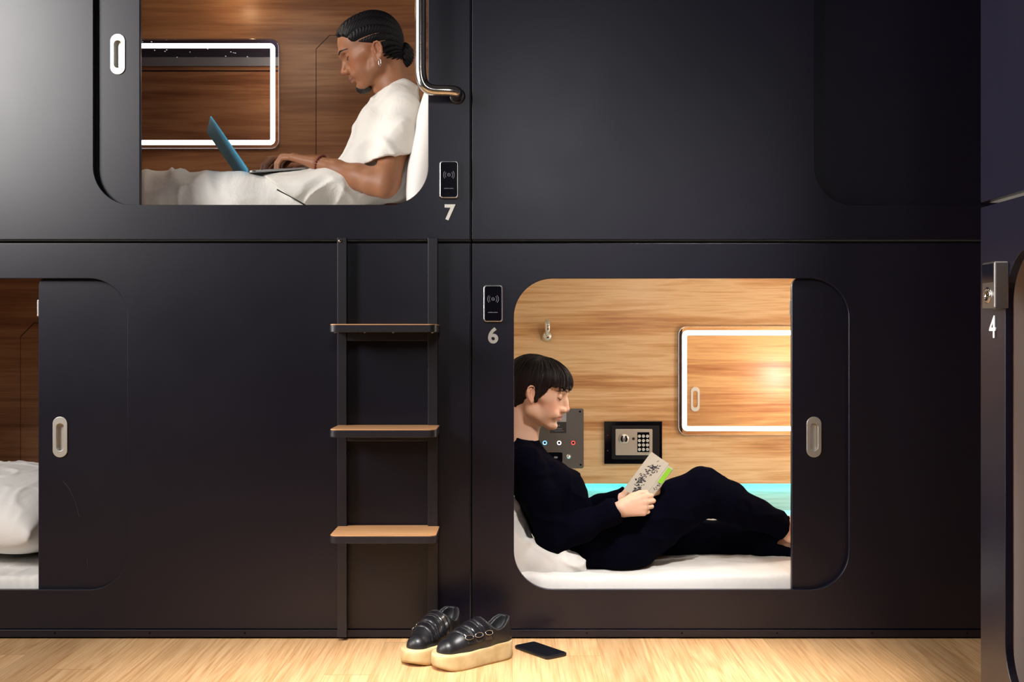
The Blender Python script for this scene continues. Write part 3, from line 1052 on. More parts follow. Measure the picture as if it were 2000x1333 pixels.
def pod_lamp(x, y, z, power, name, label, col, rad=0.03, tilt=(0, 0, 0)):
    t = thing('pod_lamp', label, 'lamp', (x, y, z), 0)
    put('bulb', lathe([(-rad, 0.001)] + [(rad * math.sin(a), rad * math.cos(a)) for a in [-1.4 + 2.8 * i / 10 for i in range(11)]] + [(rad, 0.001)], (0, 0, 0), (0, 0, 1), 20),
        mat(name + '_bulb', (1, 1, 1), 0.5, emit=col, estr=power / (4 * PI * rad * rad * PI)), t)
    put('lamp_bracket', tube([(rad, 0, 0), (rad + 0.1, 0, 0)], 0.008, 10), M['steel'], t)
    return t


# ---- lamps inside the man's and woman's pods, some added as unseen fill
def pod_light(name, loc, power, color, r=0.05):
    d = bpy.data.lights.new(name, 'POINT')
    d.energy = power
    d.color = color
    d.shadow_soft_size = r
    o = bpy.data.objects.new(name, d)
    COL.objects.link(o)
    o.location = loc


pod_light('pod_lamp_woman', (1.42, 0.42, 0.72), 10.5, (1.0, 0.93, 0.84))
pod_light('pod_fill_ceiling', (0.60, 0.36, 1.148), 4.2, (1.0, 0.90, 0.76), 0.015)  # unseen lamp added to brighten the woman's wood wall
pod_light('pod_fill_man', (-1.00, 0.34, 2.27), 6.0, (1.0, 0.82, 0.62))  # unseen warm lamp added to brighten the man's legs
pod_light('pod_lamp_mirror', (-1.10, 1.05, 2.29), 0.45, (1.0, 0.72, 0.42), 0.02)

# ================================================================== PEOPLE
def frame(fwd, up, yaw=0):
    """3x3 whose columns are forward, lateral, up"""
    f = Vector(fwd).normalized()
    u = Vector(up)
    u = (u - f * u.dot(f)).normalized()
    s = u.cross(f)
    return Matrix((f, s, u)).transposed()


class Head:
    def __init__(self, c, R, sc=1.0, slim=1.0, male=True):
        self.c, self.R, self.sc, self.slim, self.male = Vector(c), R, sc, slim, male
        self.ear = (-.014, -.018)
        self.brow = 0.0
        self.ear_sc = 1.0

    def P(self, x, y, z):
        return self.c + self.R @ (Vector((x, y * self.slim, z)) * self.sc)

    def local(self, co):
        """numpy world -> head-local"""
        R = np.array(self.R)
        return ((co - np.array(self.c)) @ R) / self.sc / np.array((1, self.slim, 1))

    def build(self, F):
        P, R, q = self.P, self.R, self.sc
        sl = self.slim

        def E(c, r, k=0.02, op='add', Rx=None):
            F.ell(P(*c), (r[0] * q, r[1] * q * sl, r[2] * q), Rx or R, k * q, op)

        def C(a, b, ra, rb, k=0.01, op='add', flat=None):
            F.cap(P(*a), P(*b), ra * q, rb * q, k * q, op, flat)

        male = self.male
        E((-.016, 0, .032 if male else .026), (.092, .074, .080 if male else .076), 0)
        E((.026 + self.brow * .9, 0, .038 if male else .034), (.062, .062, .062 if male else .056), .03)
        E((-.04, 0, .005), (.060, .064, .055), .03)
        E((.034, 0, -.020), (.050, .058, .060), .025)          # mid face
        E((.028, 0, -.066), (.050, .046, .040), .025)          # lower face
        for s in (-1, 1):
            C((.050, s * .040, -.020), (.015, s * .060, -.012), .016, .012, .022)      # cheekbone
            C((-.006, s * .052, -.040), (.004, s * .049, -.068), .016, .014, .022)     # jaw angle
            C((.004, s * .049, -.068), (.064, s * .016, -.098), .014, .013, .024)      # jaw line
            E((.052, s * .030, -.052), (.026, .020, .026), .02)                         # cheek
        if male:
            C((.076 + self.brow, -.030, .021), (.081 + self.brow, 0, .018), .009, .010, .018)
            C((.076 + self.brow, .030, .021), (.081 + self.brow, 0, .018), .009, .010, .018)
        else:
            C((.074, -.028, .022), (.080, 0, .018), .009, .009, .018)
            C((.074, .028, .022), (.080, 0, .018), .009, .009, .018)
        E((.064, 0, -.064), (.027, .026, .028), .02)           # muzzle
        E((.072 if male else .0745, 0, -.099), (.0165, .018, .014), .016)         # chin
        # eye sockets
        for s in (-1, 1):
            E((.094, s * .034, .000), (.013, .016, .0105), .012, 'sub')
            E((.0700, s * .0310, .0000), (.0140, .0150, .0130), .005)                   # ball under the lids
        # nose
        C((.078, 0, .006), (.088, 0, -.040), .0100, .0130, .012)
        C((.083, 0, .010), (.096, 0, -.012), .0070, .0072, .010)
        C((.096, 0, -.012), (.1085 if male else .1050, 0, -.033), .0072, .0090, .008)
        E((.1095 if male else .1055, 0, -.036), (.0095, .0100, .0085) if male else (.0085, .0085, .0078), .006)
        for s in (-1, 1):
            E((.0965, s * .0125, -.0405), (.0115, .0068, .0080), .006)
            E((.100, s * .0068, -.0475), (.0060, .0034, .0038), .003, 'sub')
        C((.104, 0, -.044), (.090, 0, -.052), .0042, .0050, .006)
        # lips
        for s in (-1, 1):
            C((.0945, 0, -.0615), (.078, s * .023, -.0665), .0048 if not male else .0062, .0026, .004)
            C((.0915, 0, -.0745), (.077, s * .022, -.0685), .0066 if male else .0054, .0026, .004)
            # mouth line, turned up at the corner
            C((.1010, 0, -.0680), (.0900, s * .014, -.0685), .0013, .0013, .002, 'sub')
            C((.0900, s * .014, -.0685), (.0770, s * .0255, -.0640), .0014, .0010, .002, 'sub')
            E((.078, s * .030, -.060), (.012, .008, .010), .012)
        E((.0905 if male else .0935, 0, -.0865), (.008, .018, .004), .008, 'sub')      # fold under the lip
        # upper lid crease and lash slit (eyes looking down)
        for s in (-1, 1):
            pts = [(.0790, s * .0165, -.0045), (.0835, s * .0240, -.0062), (.0840, s * .0310, -.0068),
                   (.0815, s * .0385, -.0056), (.0755, s * .0450, -.0030)]
            for i in range(4):
                C(pts[i], pts[i + 1], .0011, .0011, .001, 'sub')
            pts = [(.0805, s * .0175, .0085), (.0835, s * .0250, .0105), (.0825, s * .0340, .0108), (.0765, s * .0440, .0075)]
            for i in range(3):
                C(pts[i], pts[i + 1], .0010, .0010, .002, 'sub')
        # ears
        for s in (-1, 1):
            ang = math.radians(12)
            Re = R @ Matrix.Rotation(s * math.radians(-18), 3, 'Z') @ Matrix.Rotation(-ang, 3, 'Y')
            oc = P(self.ear[0], s * .0745, self.ear[1])

            q = self.sc * self.ear_sc

            def Q(x, y, z):
                return oc + Re @ (Vector((x, s * y * 1.0, z)) * q)
            F.ell(Q(0, 0, 0.002), (.0155 * q, .0050 * q, .0270 * q), Re, .004 * q)
            F.ell(Q(.003, .0058, 0.002), (.0105 * q, .0052 * q, .0185 * q), Re, .003 * q, 'sub')
            rim = [(.0115, .004, .006), (.0128, .0055, .017), (.0065, .0065, .0270), (-.0035, .0065, .0285), (-.0120, .006, .0215),
                   (-.0145, .005, .0080), (-.0120, .004, -.0060), (-.0060, .003, -.0190), (.002, .002, -.0285)]
            for i in range(len(rim) - 1):
                F.cap(Q(*rim[i]), Q(*rim[i + 1]), .0033 * q, .0033 * q, .002 * q)
            F.ell(Q(.0035, .002, -.0270), (.0070 * q, .0046 * q, .0085 * q), Re, .004 * q)         # lobe
            anti = [(-.0020, .0045, .018), (-.0065, .0045, .008), (-.0055, .0040, -.006), (.000, .003, -.015)]
            for i in range(3):
                F.cap(Q(*anti[i]), Q(*anti[i + 1]), .0026 * q, .0024 * q, .003 * q)
            F.ell(Q(.0105, .0035, -.0030), (.0040 * q, .0030 * q, .0060 * q), Re, .003 * q)        # tragus
            q = self.sc
            F.cap(P(self.ear[0] + .008, s * .066, -.006 + self.ear[1] + .016), P(self.ear[0] + .006, s * .068, -.014 + self.ear[1]), .0085 * q, .0075 * q, .008 * q)


def hand(F, wrist, d, n, side, curl, spread=0.05, thumb=None, sc=1.0, splay=None):
    """palm, four jointed fingers and a thumb.  d: wrist to knuckles, n: out of the back of the hand,
    side: towards the thumb; curl: four lists of three joint angles (degrees)"""
    d = Vector(d).normalized()
    n = Vector(n)
    n = (n - d * n.dot(d)).normalized()
    s = Vector(side)
    s = (s - d * s.dot(d) - n * s.dot(n)).normalized()
    w = Vector(wrist)
    q = sc
    lens = [(.040, .024, .019), (.044, .027, .020), (.041, .025, .019), (.032, .019, .017)]
    offs = [(.088, .0275), (.091, .0085), (.087, -.0105), (.080, -.0270)]
    tips = []
    F.cap(w - d * .02 * q, w + d * .02 * q, .0235 * q, .022 * q, .01 * q, flat=(n, 1.25))
    for i in range(4):
        a = w + (d * .012 + s * offs[i][1] * .62) * q
        k = w + (d * offs[i][0] + s * offs[i][1] + n * (.002 if i in (1, 2) else -.001)) * q
        F.cap(a, k, .0140 * q, .0105 * q, .012 * q)
        dd = (d + s * ((1.5 - i) * spread)).normalized()
        p = k
        nn = n
        ax = s
        r = [.0098, .0100, .0095, .0084][i] * q
        F.ell(k + n * .001 * q, (r * 1.08,) * 3, None, .005 * q)
        rr = [r * .98, r * .90, r * .84, r * .70]
        for j in range(3):
            ang = math.radians(curl[i][j])
            rot = Matrix.Rotation(ang, 3, dd.cross(-nn))
            dd2 = rot @ dd
            nn = rot @ nn
            dd = dd2
            e = p + dd * lens[i][j] * q
            F.cap(p, e, rr[j], rr[j + 1], .0022 * q)
            p = e
        tips.append((p, dd, nn, rr[3]))
    # thumb
    t0 = w + (d * .020 + s * .018 - n * .006) * q
    tdir = thumb or (d * .75 + s * .62 - n * .25)
    tdir = Vector(tdir).normalized()
    F.cap(t0, t0 + tdir * .036 * q, .0165 * q, .0125 * q, .012 * q)
    p = t0 + tdir * .036 * q
    d2 = (tdir + d * .35 - s * .25).normalized()
    e = p + d2 * .032 * q
    F.cap(p, e, .0120 * q, .0106 * q, .004 * q)
    d3 = (d2 + d * .25 - s * .2).normalized()
    F.cap(e, e + d3 * .024 * q, .0106 * q, .0086 * q, .003 * q)
    tips.append((e + d3 * .024 * q, d3, s, .0086 * q))
    return tips


def paint(me, fn, name='Col'):
    co = mesh_coords(me)
    c = fn(co)
    at = me.color_attributes.new(name, 'FLOAT_COLOR', 'POINT')
    buf = np.ones((len(co), 4), dtype=np.float32)
    buf[:, :3] = c
    at.data.foreach_set('color', buf.ravel())


def skin_mat(name, rough=0.45):
    m = mat(name, (0.5, 0.3, 0.2), rough, spec=0.4, sss=0.12)
    N, L, B = nodes(m)
    a = N.new('ShaderNodeAttribute')
    a.attribute_name = 'Col'
    L.new(a.outputs['Color'], B.inputs['Base Color'])
    n = tex_noise(m, 350, (1, 1, 1), 2, 0.5)
    bump(m, n.outputs[0], 0.05, 0.002)
    return m


def gauss(L, c, r):
    d = (L - np.array(c)) / np.array(r)
    return np.exp(-(d * d).sum(1))


def lerp(a, b, t):
    return a * (1 - t[:, None]) + np.array(b) * t[:, None]


def face_pigment(head, base, lip, extra=None):
    """skin colour with lips, warm nose, ears and cheeks (own skin colour; lip crease shade painted in)"""
    def fn(co):
        Lc = head.local(co)
        A = Lc.copy()
        A[:, 1] = np.abs(A[:, 1])
        c = np.tile(np.array(base, dtype=np.float64), (len(co), 1))
        blush = np.array(base) * np.array((1.06, .80, .76))
        c = lerp(c, blush, .75 * gauss(A, (.06, .042, -.035), (.03, .025, .022)))
        c = lerp(c, blush, .6 * gauss(A, (.108, 0, -.038), (.016, .016, .014)))
        c = lerp(c, blush, .5 * gauss(A, (-.012, .08, -.016), (.025, .02, .035)))
        # lips: a band round the mouth line
        yy = A[:, 1]
        zc = -.0680 + .12 * np.clip(yy - .014, 0, 1)
        half = .0085 * np.clip(1 - (yy / .0255) ** 2, 0, 1) ** .5
        inl = np.clip((half - np.abs(A[:, 2] - zc)) / .0016, 0, 1) * (A[:, 0] > .070)
        c = lerp(c, lip, inl * .9)
        line = np.exp(-((A[:, 2] - zc) / .0011) ** 2) * (yy < .025) * (A[:, 0] > .07)  # shade between the closed lips painted as a dark line
        c = lerp(c, np.array(lip) * .35, line * .8)
        if extra:
            c = extra(A, Lc, c)
        return c
    return fn


from mathutils.bvhtree import BVHTree


def bvh_of(me, lo=None):
    co = mesh_coords(me)
    return BVHTree.FromPolygons([tuple(v) for v in co.astype(float)], [tuple(p.vertices) for p in me.polygons]) if len(co) < 20000 else None


class Surface:
    """finds the face surface of a finished body mesh (before it is moved)"""
    def __init__(self, me, head):
        self.head = head
        co = mesh_coords(me).astype(float)
        L = head.local(co)
        keep = (L[:, 0] > .03) & (np.abs(L[:, 1]) < .07) & (np.abs(L[:, 2]) < .12)
        n = len(me.polygons)
        lv = np.empty(len(me.loops), dtype=np.int32)
        me.loops.foreach_get('vertex_index', lv)
        ls = np.empty(n, dtype=np.int32)
        me.polygons.foreach_get('loop_start', ls)
        Q = np.stack([lv[ls + i] for i in range(4)], 1)
        Q = Q[keep[Q].all(1)]
        used, inv = np.unique(Q, return_inverse=True)
        inv = inv.reshape(Q.shape)
        self.tree = BVHTree.FromPolygons([tuple(v) for v in co[used]], [tuple(int(i) for i in q) for q in inv])

    def at(self, y, z, out=0.0, d=None):
        """point on the face straight behind (y, z) of the head's front, raised by 'out'"""
        o = self.head.P(.16, y, z) if d is None else self.head.P(*d)
        dr = -(self.head.R @ Vector((1, 0, 0))) if d is None else (self.head.P(.03, y, z) - o).normalized()
        p, n, i, t = self.tree.ray_cast(o, dr)
        if p is None:
            return self.head.P(.08, y, z)
        if n.dot(dr) > 0:
            n = -n
        return p + n * out


def face_details(root, O, me, hd, brow_mat, lash_mat, brow_n=90, brow_w=.0030, brow_z=.0195, iris=None, lid=None):
    S = Surface(me, hd)
    for s in (-1, 1):
        # eyeball shows as a slit under the lowered lid
        line = [(.0190, -.0060), (.0245, -.0078), (.0310, -.0082), (.0375, -.0070), (.0430, -.0042)]
        low = [(.0190, -.0062), (.0245, -.0098), (.0310, -.0108), (.0375, -.0094), (.0430, -.0045)]
        a = [S.at(s * y, z, .0005) for y, z in line]
        b = [S.at(s * y, z, .0004) for y, z in low]
        bm = bmesh.new()
        va = [bm.verts.new(p) for p in a]
        vb = [bm.verts.new(p) for p in b]
        for i in range(4):
            bm.faces.new((va[i], va[i + 1], vb[i + 1], vb[i]))
        bmesh.ops.solidify(bm, geom=bm.faces, thickness=.0006)
        put('eye', bm, M['eye_white'], root, O, smooth=False)
        bm = bmesh.new()
        c = S.at(s * .0305, -.0094, .0009)
        put('iris', lathe([(-.0004, .0026), (.0003, .0022), (.0005, 0)], c, (hd.P(1, 0, 0) - hd.c), 12), M['eye_dark'], root, O)
        pts = [S.at(s * y, z - .0002, .0010) for y, z in line + [(.0465, -.0030)]]
        put('eyelashes', tube(pts, [.0006, .0009, .0011, .0011, .0010, .0005], 6), lash_mat, root, O)
        bm = bmesh.new()
        rnd = random.Random(4 + s)
        for i in range(brow_n):
            t = (i + rnd.random()) / brow_n
            y = .0105 + .039 * t
            w = brow_w * (1 - .65 * t * t)
            z = brow_z + .0052 * math.sin(t * 2.5) - .0045 * t * t + rnd.uniform(-w, w)
            p0 = S.at(s * y, z, .0004)
            p1 = S.at(s * (y + .0050), z + .0016 - .0026 * t, .0012)
            bm_tube(bm, [p0, p0.lerp(p1, .5) + (p1 - p0).orthogonal() * 0, p1], [.00065, .0006, .0002], 4, False)
        put('eyebrow', bm, brow_mat, root, O)
# ------------------------------------------------------------------ the man with the laptop
def build_man():
    pitch = math.radians(22)
    f = Vector((-math.cos(pitch), -0.04, -math.sin(pitch)))
    R = frame(f, (0, 0, 1))
    hd = Head(W(724, 98, 0.42), R, 1.04, 1.0, True)
    hd.ear = (-.021, -.029)
    hd.brow = .009
    O = Vector((-0.62, 0.42, 1.30))
    root = thing('person', 'man in cream t-shirt and pale trousers, reclining in upper pod, typing on a laptop', 'person', O)

    elbow, wrist, shoulder = W(752, 362, 0.20), W(626, 321, 0.30), W(790, 222, 0.26)
    f_elbow, f_wrist, f_shoulder = W(700, 345, 0.66), W(612, 316, 0.55), W(775, 215, 0.60)
    neck0 = hd.P(-.035, 0, -.045)
    neck1 = Vector(W(772, 178, 0.43))
    chest, belly, pelvis = W(752, 262, 0.43), W(712, 330, 0.43), W(640, 366, 0.42)

    X = axis(-1.02, -0.20, 0.0052, [(-0.665, -0.345, 0.0021), (-0.86, -0.60, 0.0026)])
    Y = axis(0.10, 0.78, 0.0052, [(0.26, 0.58, 0.0024)])
    Z = axis(1.30, 2.10, 0.0052, [(1.44, 1.56, 0.0024), (1.74, 2.06, 0.0021)])
    F = Field(X, Y, Z)
    hd.build(F)
    F.cap(neck0, neck1, .048, .047, .02)
    F.cap(hd.P(-.06, 0, -.02), neck1 + Vector((.006, 0, 0)), .040, .045, .02)
    F.cap(hd.P(.010, 0, -.070), neck1 + Vector((-.012, 0, .0)), .028, .040, .025)
    F.cap(hd.P(.022, 0, -.108), hd.P(.035, 0, -.128), .010, .008, .012)     # throat
    # trunk under the shirt
    F.cap(neck1, chest, .045, .06, .03)
    F.cap(chest, belly, .06, .055, .03)
    F.cap(belly, pelvis, .055, .045, .03)
    for sh, el, wr in ((shoulder, elbow, wrist), (f_shoulder, f_elbow, f_wrist)):
        F.cap(neck1 + Vector((.0, 0, -.05)), sh, .04, .04, .03)
        F.chain([sh, sh.lerp(el, .45), sh.lerp(el, .9), el], [.040, .047, .042, .039], .02)
        F.chain([el, el.lerp(wr, .18), el.lerp(wr, .40), el.lerp(wr, .75), wr], [.038, .043, .041, .030, .0255], .02)
    for s, wr, kn, curls in ((1, wrist, W(560, 304, 0.35), [(10, 48, 30), (8, 52, 32), (12, 52, 34), (16, 50, 34)]),
                     (-1, f_wrist, W(560, 312, 0.52), [(6, 42, 26), (8, 44, 26), (10, 44, 28), (12, 44, 30)])):
        dd = (kn - wr).normalized()
        hand(F, wr, dd, (0.1, -0.05 * s, 1), (0.05, 1.0 * s, 0), curls, 0.06,
             thumb=dd * .8 + Vector((0, s * .5, -.30)), sc=1.15)
    me = relax(F.mesh('body'), 2, 0.35)
    base = (0.330, 0.140, 0.068)

    def extra(A, Lc, c):
        st = .55 * gauss(A, (.088, .006, -.0575), (.012, .020, .0035))                          # thin moustache
        c = lerp(c, (.05, .028, .02), st)
        c = lerp(c, (.12, .055, .034), .30 * gauss(A, (.03, .05, -.08), (.035, .03, .018)))    # beard shadow on the jaw
        tmp = .45 * gauss(A, (.035, .07, .035), (.022, .04, .022))                                # faded temple
        c = lerp(c, (.10, .05, .032), tmp)
        return c
    paint(me, face_pigment(hd, base, (.30, .11, .085), extra))
    me0 = me.copy()
    body = put('body', me, skin_mat('warm_brown_skin', .5), root, O)

    face_details(root, O, me0, hd, M['hair_black'], M['hair_black'])
    # goatee
    X2, Y2, Z2 = [axis(hd.P(.06, 0, -.105)[i] - .05, hd.P(.06, 0, -.105)[i] + .05, .0018) for i in range(3)]
    G = Field(X2, Y2, Z2)
    G.ell(hd.P(.073, 0, -.104), (.021, .019, .017), R, .01)
    G.ell(hd.P(.062, 0, -.112), (.021, .017, .014), R, .01)
    G.displace(lambda x, y, z: vnoise(x * 420, y * 420, z * 200) * .0022)
    put('goatee', G.mesh('goatee'), M['hair_black'], root, O)

    # cornrows: ridged cap, single braids and a bun
    X2 = axis(hd.P(0, 0, 0).x - .14, hd.P(0, 0, 0).x + .15, .0021)
    Y2 = axis(hd.c.y - .10, hd.c.y + .10, .0021)
    Z2 = axis(hd.c.z - .10, hd.c.z + .155, .0021)
    G = Field(X2, Y2, Z2)
    q = hd.sc
    G.ell(hd.P(-.018, 0, .036), (.0975 * q, .0775 * q, .0860 * q), R, 0)
    G.ell(hd.P(.033, 0, .043), (.0660 * q, .0645 * q, .0660 * q), R, .03)
    G.ell(hd.P(-.042, 0, .005), (.0640 * q, .0665 * q, .0570 * q), R, .03)
    G.ell(hd.P(-.056, 0, -.034), (.046 * q, .052 * q, .050 * q), R, .02)
    Rn = np.array(R)

    def ridges(x, y, z):
        L = hd.local(np.stack([x, y, z], 1))
        # cornrows run from the hairline back to the bun
        ax, ay, az = L[:, 0] + .105, L[:, 1], L[:, 2] + .035
        phi = np.arctan2(ay, az + .02)
        rad = np.sqrt(ax ** 2 + az ** 2 + ay ** 2)
        w = phi * 17 + .35 * np.sin(rad * 45)
        r = np.abs(np.sin(w))
        weave = np.sin(rad * 900 + 2.5 * np.cos(w))
        return .0062 - .0098 * np.power(r, .55) - .0009 * weave * r
    G.displace(ridges, .02)
    # hairline: forehead, temple, over the ear, down to the nape
    px, py_, pz = G.X[:, None, None] - hd.c.x, G.Y[None, :, None] - hd.c.y, G.Z[None, None, :] - hd.c.z
    lx = (px * Rn[0][0] + py_ * Rn[1][0] + pz * Rn[2][0]) / q
    lz = (px * Rn[0][2] + py_ * Rn[1][2] + pz * Rn[2][2]) / q
    ly = np.abs(px * Rn[0][1] + py_ * Rn[1][1] + pz * Rn[2][1]) / q
    d_front = (lx - .080) * .93 - (lz - .064) * .36 + np.clip(ly - .03, 0, 1) * .5
    d_temple = (lx - .045) * .45 - (lz - .030) * .90
    d_back = (lx + .030) * .80 + -(lz + .005) * .35 * 0 + 0 * ly
    d_nape = -(lz + .080) - (lx + .06) * .25
    cut = np.maximum(np.maximum(d_front, np.minimum(d_temple, d_back)), d_nape)
    G.f = np.maximum(G.f, cut * q).astype(np.float32)
    hair = put('braided_hair', G.mesh('hair'), M['hair_braid'], root, O)
    G = None
    X2 = axis(hd.c.x + .03, hd.c.x + .20, .002)
    Z2 = axis(hd.c.z - .11, hd.c.z + .07, .002)
    G = Field(X2, Y2, Z2)
    bc = W(792, 107, 0.43)
    G.ell(bc, (.027, .034, .041), None, 0)
    G.ell(bc + Vector((-.022, 0, .004)), (.022, .022, .024), None, .01)
    G.displace(lambda x, y, z: -.0035 * np.abs(np.sin((z - bc.z) * 130 + 3.0 * np.sin((y - bc.y) * 60))) + .002
               + .0012 * np.sin((x - bc.x + z) * 500), .02)
    put('hair_bun', G.mesh('bun'), M['hair_braid'], hair, O)

    # earring
    er = hd.P(-.008, -.082, -.050)
    side = -1 if (hd.P(0, -1, 0).y < hd.P(0, 1, 0).y) else 1
    er = hd.P(hd.ear[0] + .006, side * .081, hd.ear[1] - .029)
    pts = [er + Vector((.0035 * math.sin(a), -.002 + .001 * math.sin(a), -.0115 + .0115 * math.cos(a))) for a in [2 * PI * i / 20 for i in range(21)]]
    put('hoop_earring', tube(pts, .0012, 8), M['silver'], root, O)

    # bracelet of dark red beads round the near wrist
    d = (wrist - elbow).normalized()
    bc2 = wrist - d * .002
    u = d.orthogonal().normalized()
    v = d.cross(u)
    br = None
    for i in range(22):
        a = 2 * PI * i / 22
        p = bc2 + (u * math.cos(a) + v * math.sin(a)) * .0305
        if br is None:
            bm = bmesh.new()
            bmesh.ops.create_uvsphere(bm, u_segments=10, v_segments=8, radius=.0041)
            first = put('bead', bm, M['red_bead'], None, None, smooth=True)
            br = put('bead_bracelet', tube([bc2 + (u * math.cos(t) + v * math.sin(t)) * .0305 for t in [2 * PI * k / 24 for k in range(25)]], .001, 6), M['red_bead'], root, O)
            first.parent = br
            first.location = p - O
        else:
            k = first.copy()
            COL.objects.link(k)
            k.parent = br
            k.location = p - O

    # t-shirt
    X = axis(-0.93, -0.16, 0.0042)
    Y = axis(0.10, 0.78, 0.0046)
    Z = axis(1.31, 1.84, 0.0042)
    F = Field(X, Y, Z)
    for yy, dr in ((.33, -.010), (.43, 0), (.53, -.010)):
        F.chain([W(785, 203, yy), W(770, 215, yy), W(752, 262, yy), W(727, 325, yy), W(700, 352, yy)],
                [.048 + dr, .062 + dr, .100 + dr, .100 + dr, .085 + dr], .03)
    F.cap(W(780, 203, .30), W(780, 203, .56), .050, .050, .04)
    F.ell(W(672, 370, .42), (.13, .195, .066), None, .05)
    F.ell(W(610, 379, .42), (.12, .205, .066), None, .05)
    F.ell(W(550, 383, .42), (.13, .205, .066), None, .04)
    F.ell(W(772, 350, .43), (.060, .175, .075), None, .05)
    F.cap(W(788, 181, .37), W(788, 181, .49), .034, .034, .03)
    for sh, el in ((shoulder, elbow), (f_shoulder, f_elbow)):
        ax = (el - sh).normalized()
        end = sh.lerp(el, .64)
        F.chain([sh, sh.lerp(el, .3), end], [.060, .063, .065], .035)
        F.plane_cut(end - ax * .010, (.22, 0, -.97), (end.x - .10, end.y - .09, end.z - .10), (end.x + .10, end.y + .075, end.z + .04), .002)
        F.cap(end + ax * .03, end - ax * .05, .058, .049, .002, 'sub')
    # rounded neck opening round the neck
    nc = W(769, 170, .43)
    nn = Vector((-.36, 0, .93))
    F.cap(nc - nn * .030, nc + nn * .14, .054, .066, .004, 'sub')
    # hem across the lap
    ha, hb = W(512, 340, .25), W(598, 402, .25)
    nrm = Vector((-(hb.z - ha.z), 0, (hb.x - ha.x)))
    nrm = nrm if nrm.x < 0 else -nrm
    F.plane_cut(ha, nrm, k=.003)

    def folds(x, y, z):
        u1 = x * .75 + z * .65
        v1 = -x * .65 + z * .75
        a = ridge(u1 * 5, y * 4, v1 * 14 + 3)
        b = ridge(u1 * 11 + 5, y * 8 + 1, v1 * 5)
        low = vnoise(x * 8, y * 8, z * 8)
        return -.011 * a - .007 * b + .010 * low
    F.displace(folds, .03)
    sh_o = put('t_shirt', relax(F.mesh('shirt'), 3, .5), M['tshirt'], root, O, label='cream cotton t-shirt')
    # ribbed collar
    cpts = []
    for i in range(29):
        a = 2 * PI * i / 28
        cpts.append(nc - nn * .010 + Vector((.93, 0, .36)) * .053 * math.cos(a) + Vector((0, .057 * math.sin(a), 0)) - nn * .012 * math.sin(a) ** 2)
    put('collar', tube(cpts, .0055, 10), M['tshirt'], sh_o, O)

    # trousers
    X = axis(-1.75, -0.50, 0.0055)
    Y = axis(0.12, 0.74, 0.0055)
    Z = axis(1.30, 1.56, 0.0045)
    F = Field(X, Y, Z)
    for y0, y1 in ((.335, .28), (.52, .56)):
        hip, kn, an = Vector((-.69, y0, 1.385)), Vector((-1.12, y1, 1.389)), Vector((-1.66, y1, 1.372))
        F.chain([hip, hip.lerp(kn, .5), kn, kn.lerp(an, .5), an], [.060, .074, .073, .066, .055], .03)

    def folds2(x, y, z):
        near = 1.0 / (1 + np.exp((x + .98) * 22))
        a = ridge(x * 20, y * 5, z * 6 + 7) + .6 * ridge(x * 9 + 3, y * 3, z * 3)
        low = vnoise(x * 9, y * 8, z * 8)
        return -.014 * a * near - .004 * ridge(x * 4, y * 9, z * 9) + .008 * low
    F.displace(folds2, .03)
    F.plane_cut((0, 0, 1.322), (0, 0, -1))
    tr = put('trousers', relax(F.mesh('trousers'), 3, .5), M['cream_trousers'], root, O, label='pale cotton trousers')
    a, b = W(541, 370, .20), W(597, 401, .20)
    put('pocket_edge', tube([a, a.lerp(b, .5) + Vector((0, -.002, .001)), b], [.0025, .0016, .0028], 8), M['charcoal_cloth'], tr, O, label='dark pocket edge')
    for s, y in ((1, .27), (-1, .56)):
        X = axis(-1.79, -1.60, .004); Yf = axis(y - .07, y + .07, .004); Zf = axis(1.33, 1.60, .004)
        G = Field(X, Yf, Zf)
        G.chain([(-1.66, y, 1.375), (-1.70, y, 1.40), (-1.735, y, 1.50), (-1.74, y, 1.555)], [.042, .038, .034, .026], .03)
        put('sock', G.mesh('sock'), M['bedding'], root, O)
    return root


M['eye_white'] = mat('eye_white', (0.75, 0.72, 0.70), 0.15)
M['eye_dark'] = mat('dark_iris', (0.012, 0.007, 0.005), 0.1)
M['hair_black'] = mat('black_hair', (0.008, 0.006, 0.006), 0.5)
M['hair_braid'] = mat('black_braided_hair', (0.004, 0.0035, 0.005), 0.5, spec=0.2)
M['silver'] = mat('silver_metal', (0.85, 0.84, 0.82), 0.12, metal=1)
M['red_bead'] = mat('dark_red_bead', (0.13, 0.012, 0.010), 0.25)
M['charcoal_cloth'] = mat('charcoal_cloth', (0.03, 0.03, 0.035), 0.9)
build_man()
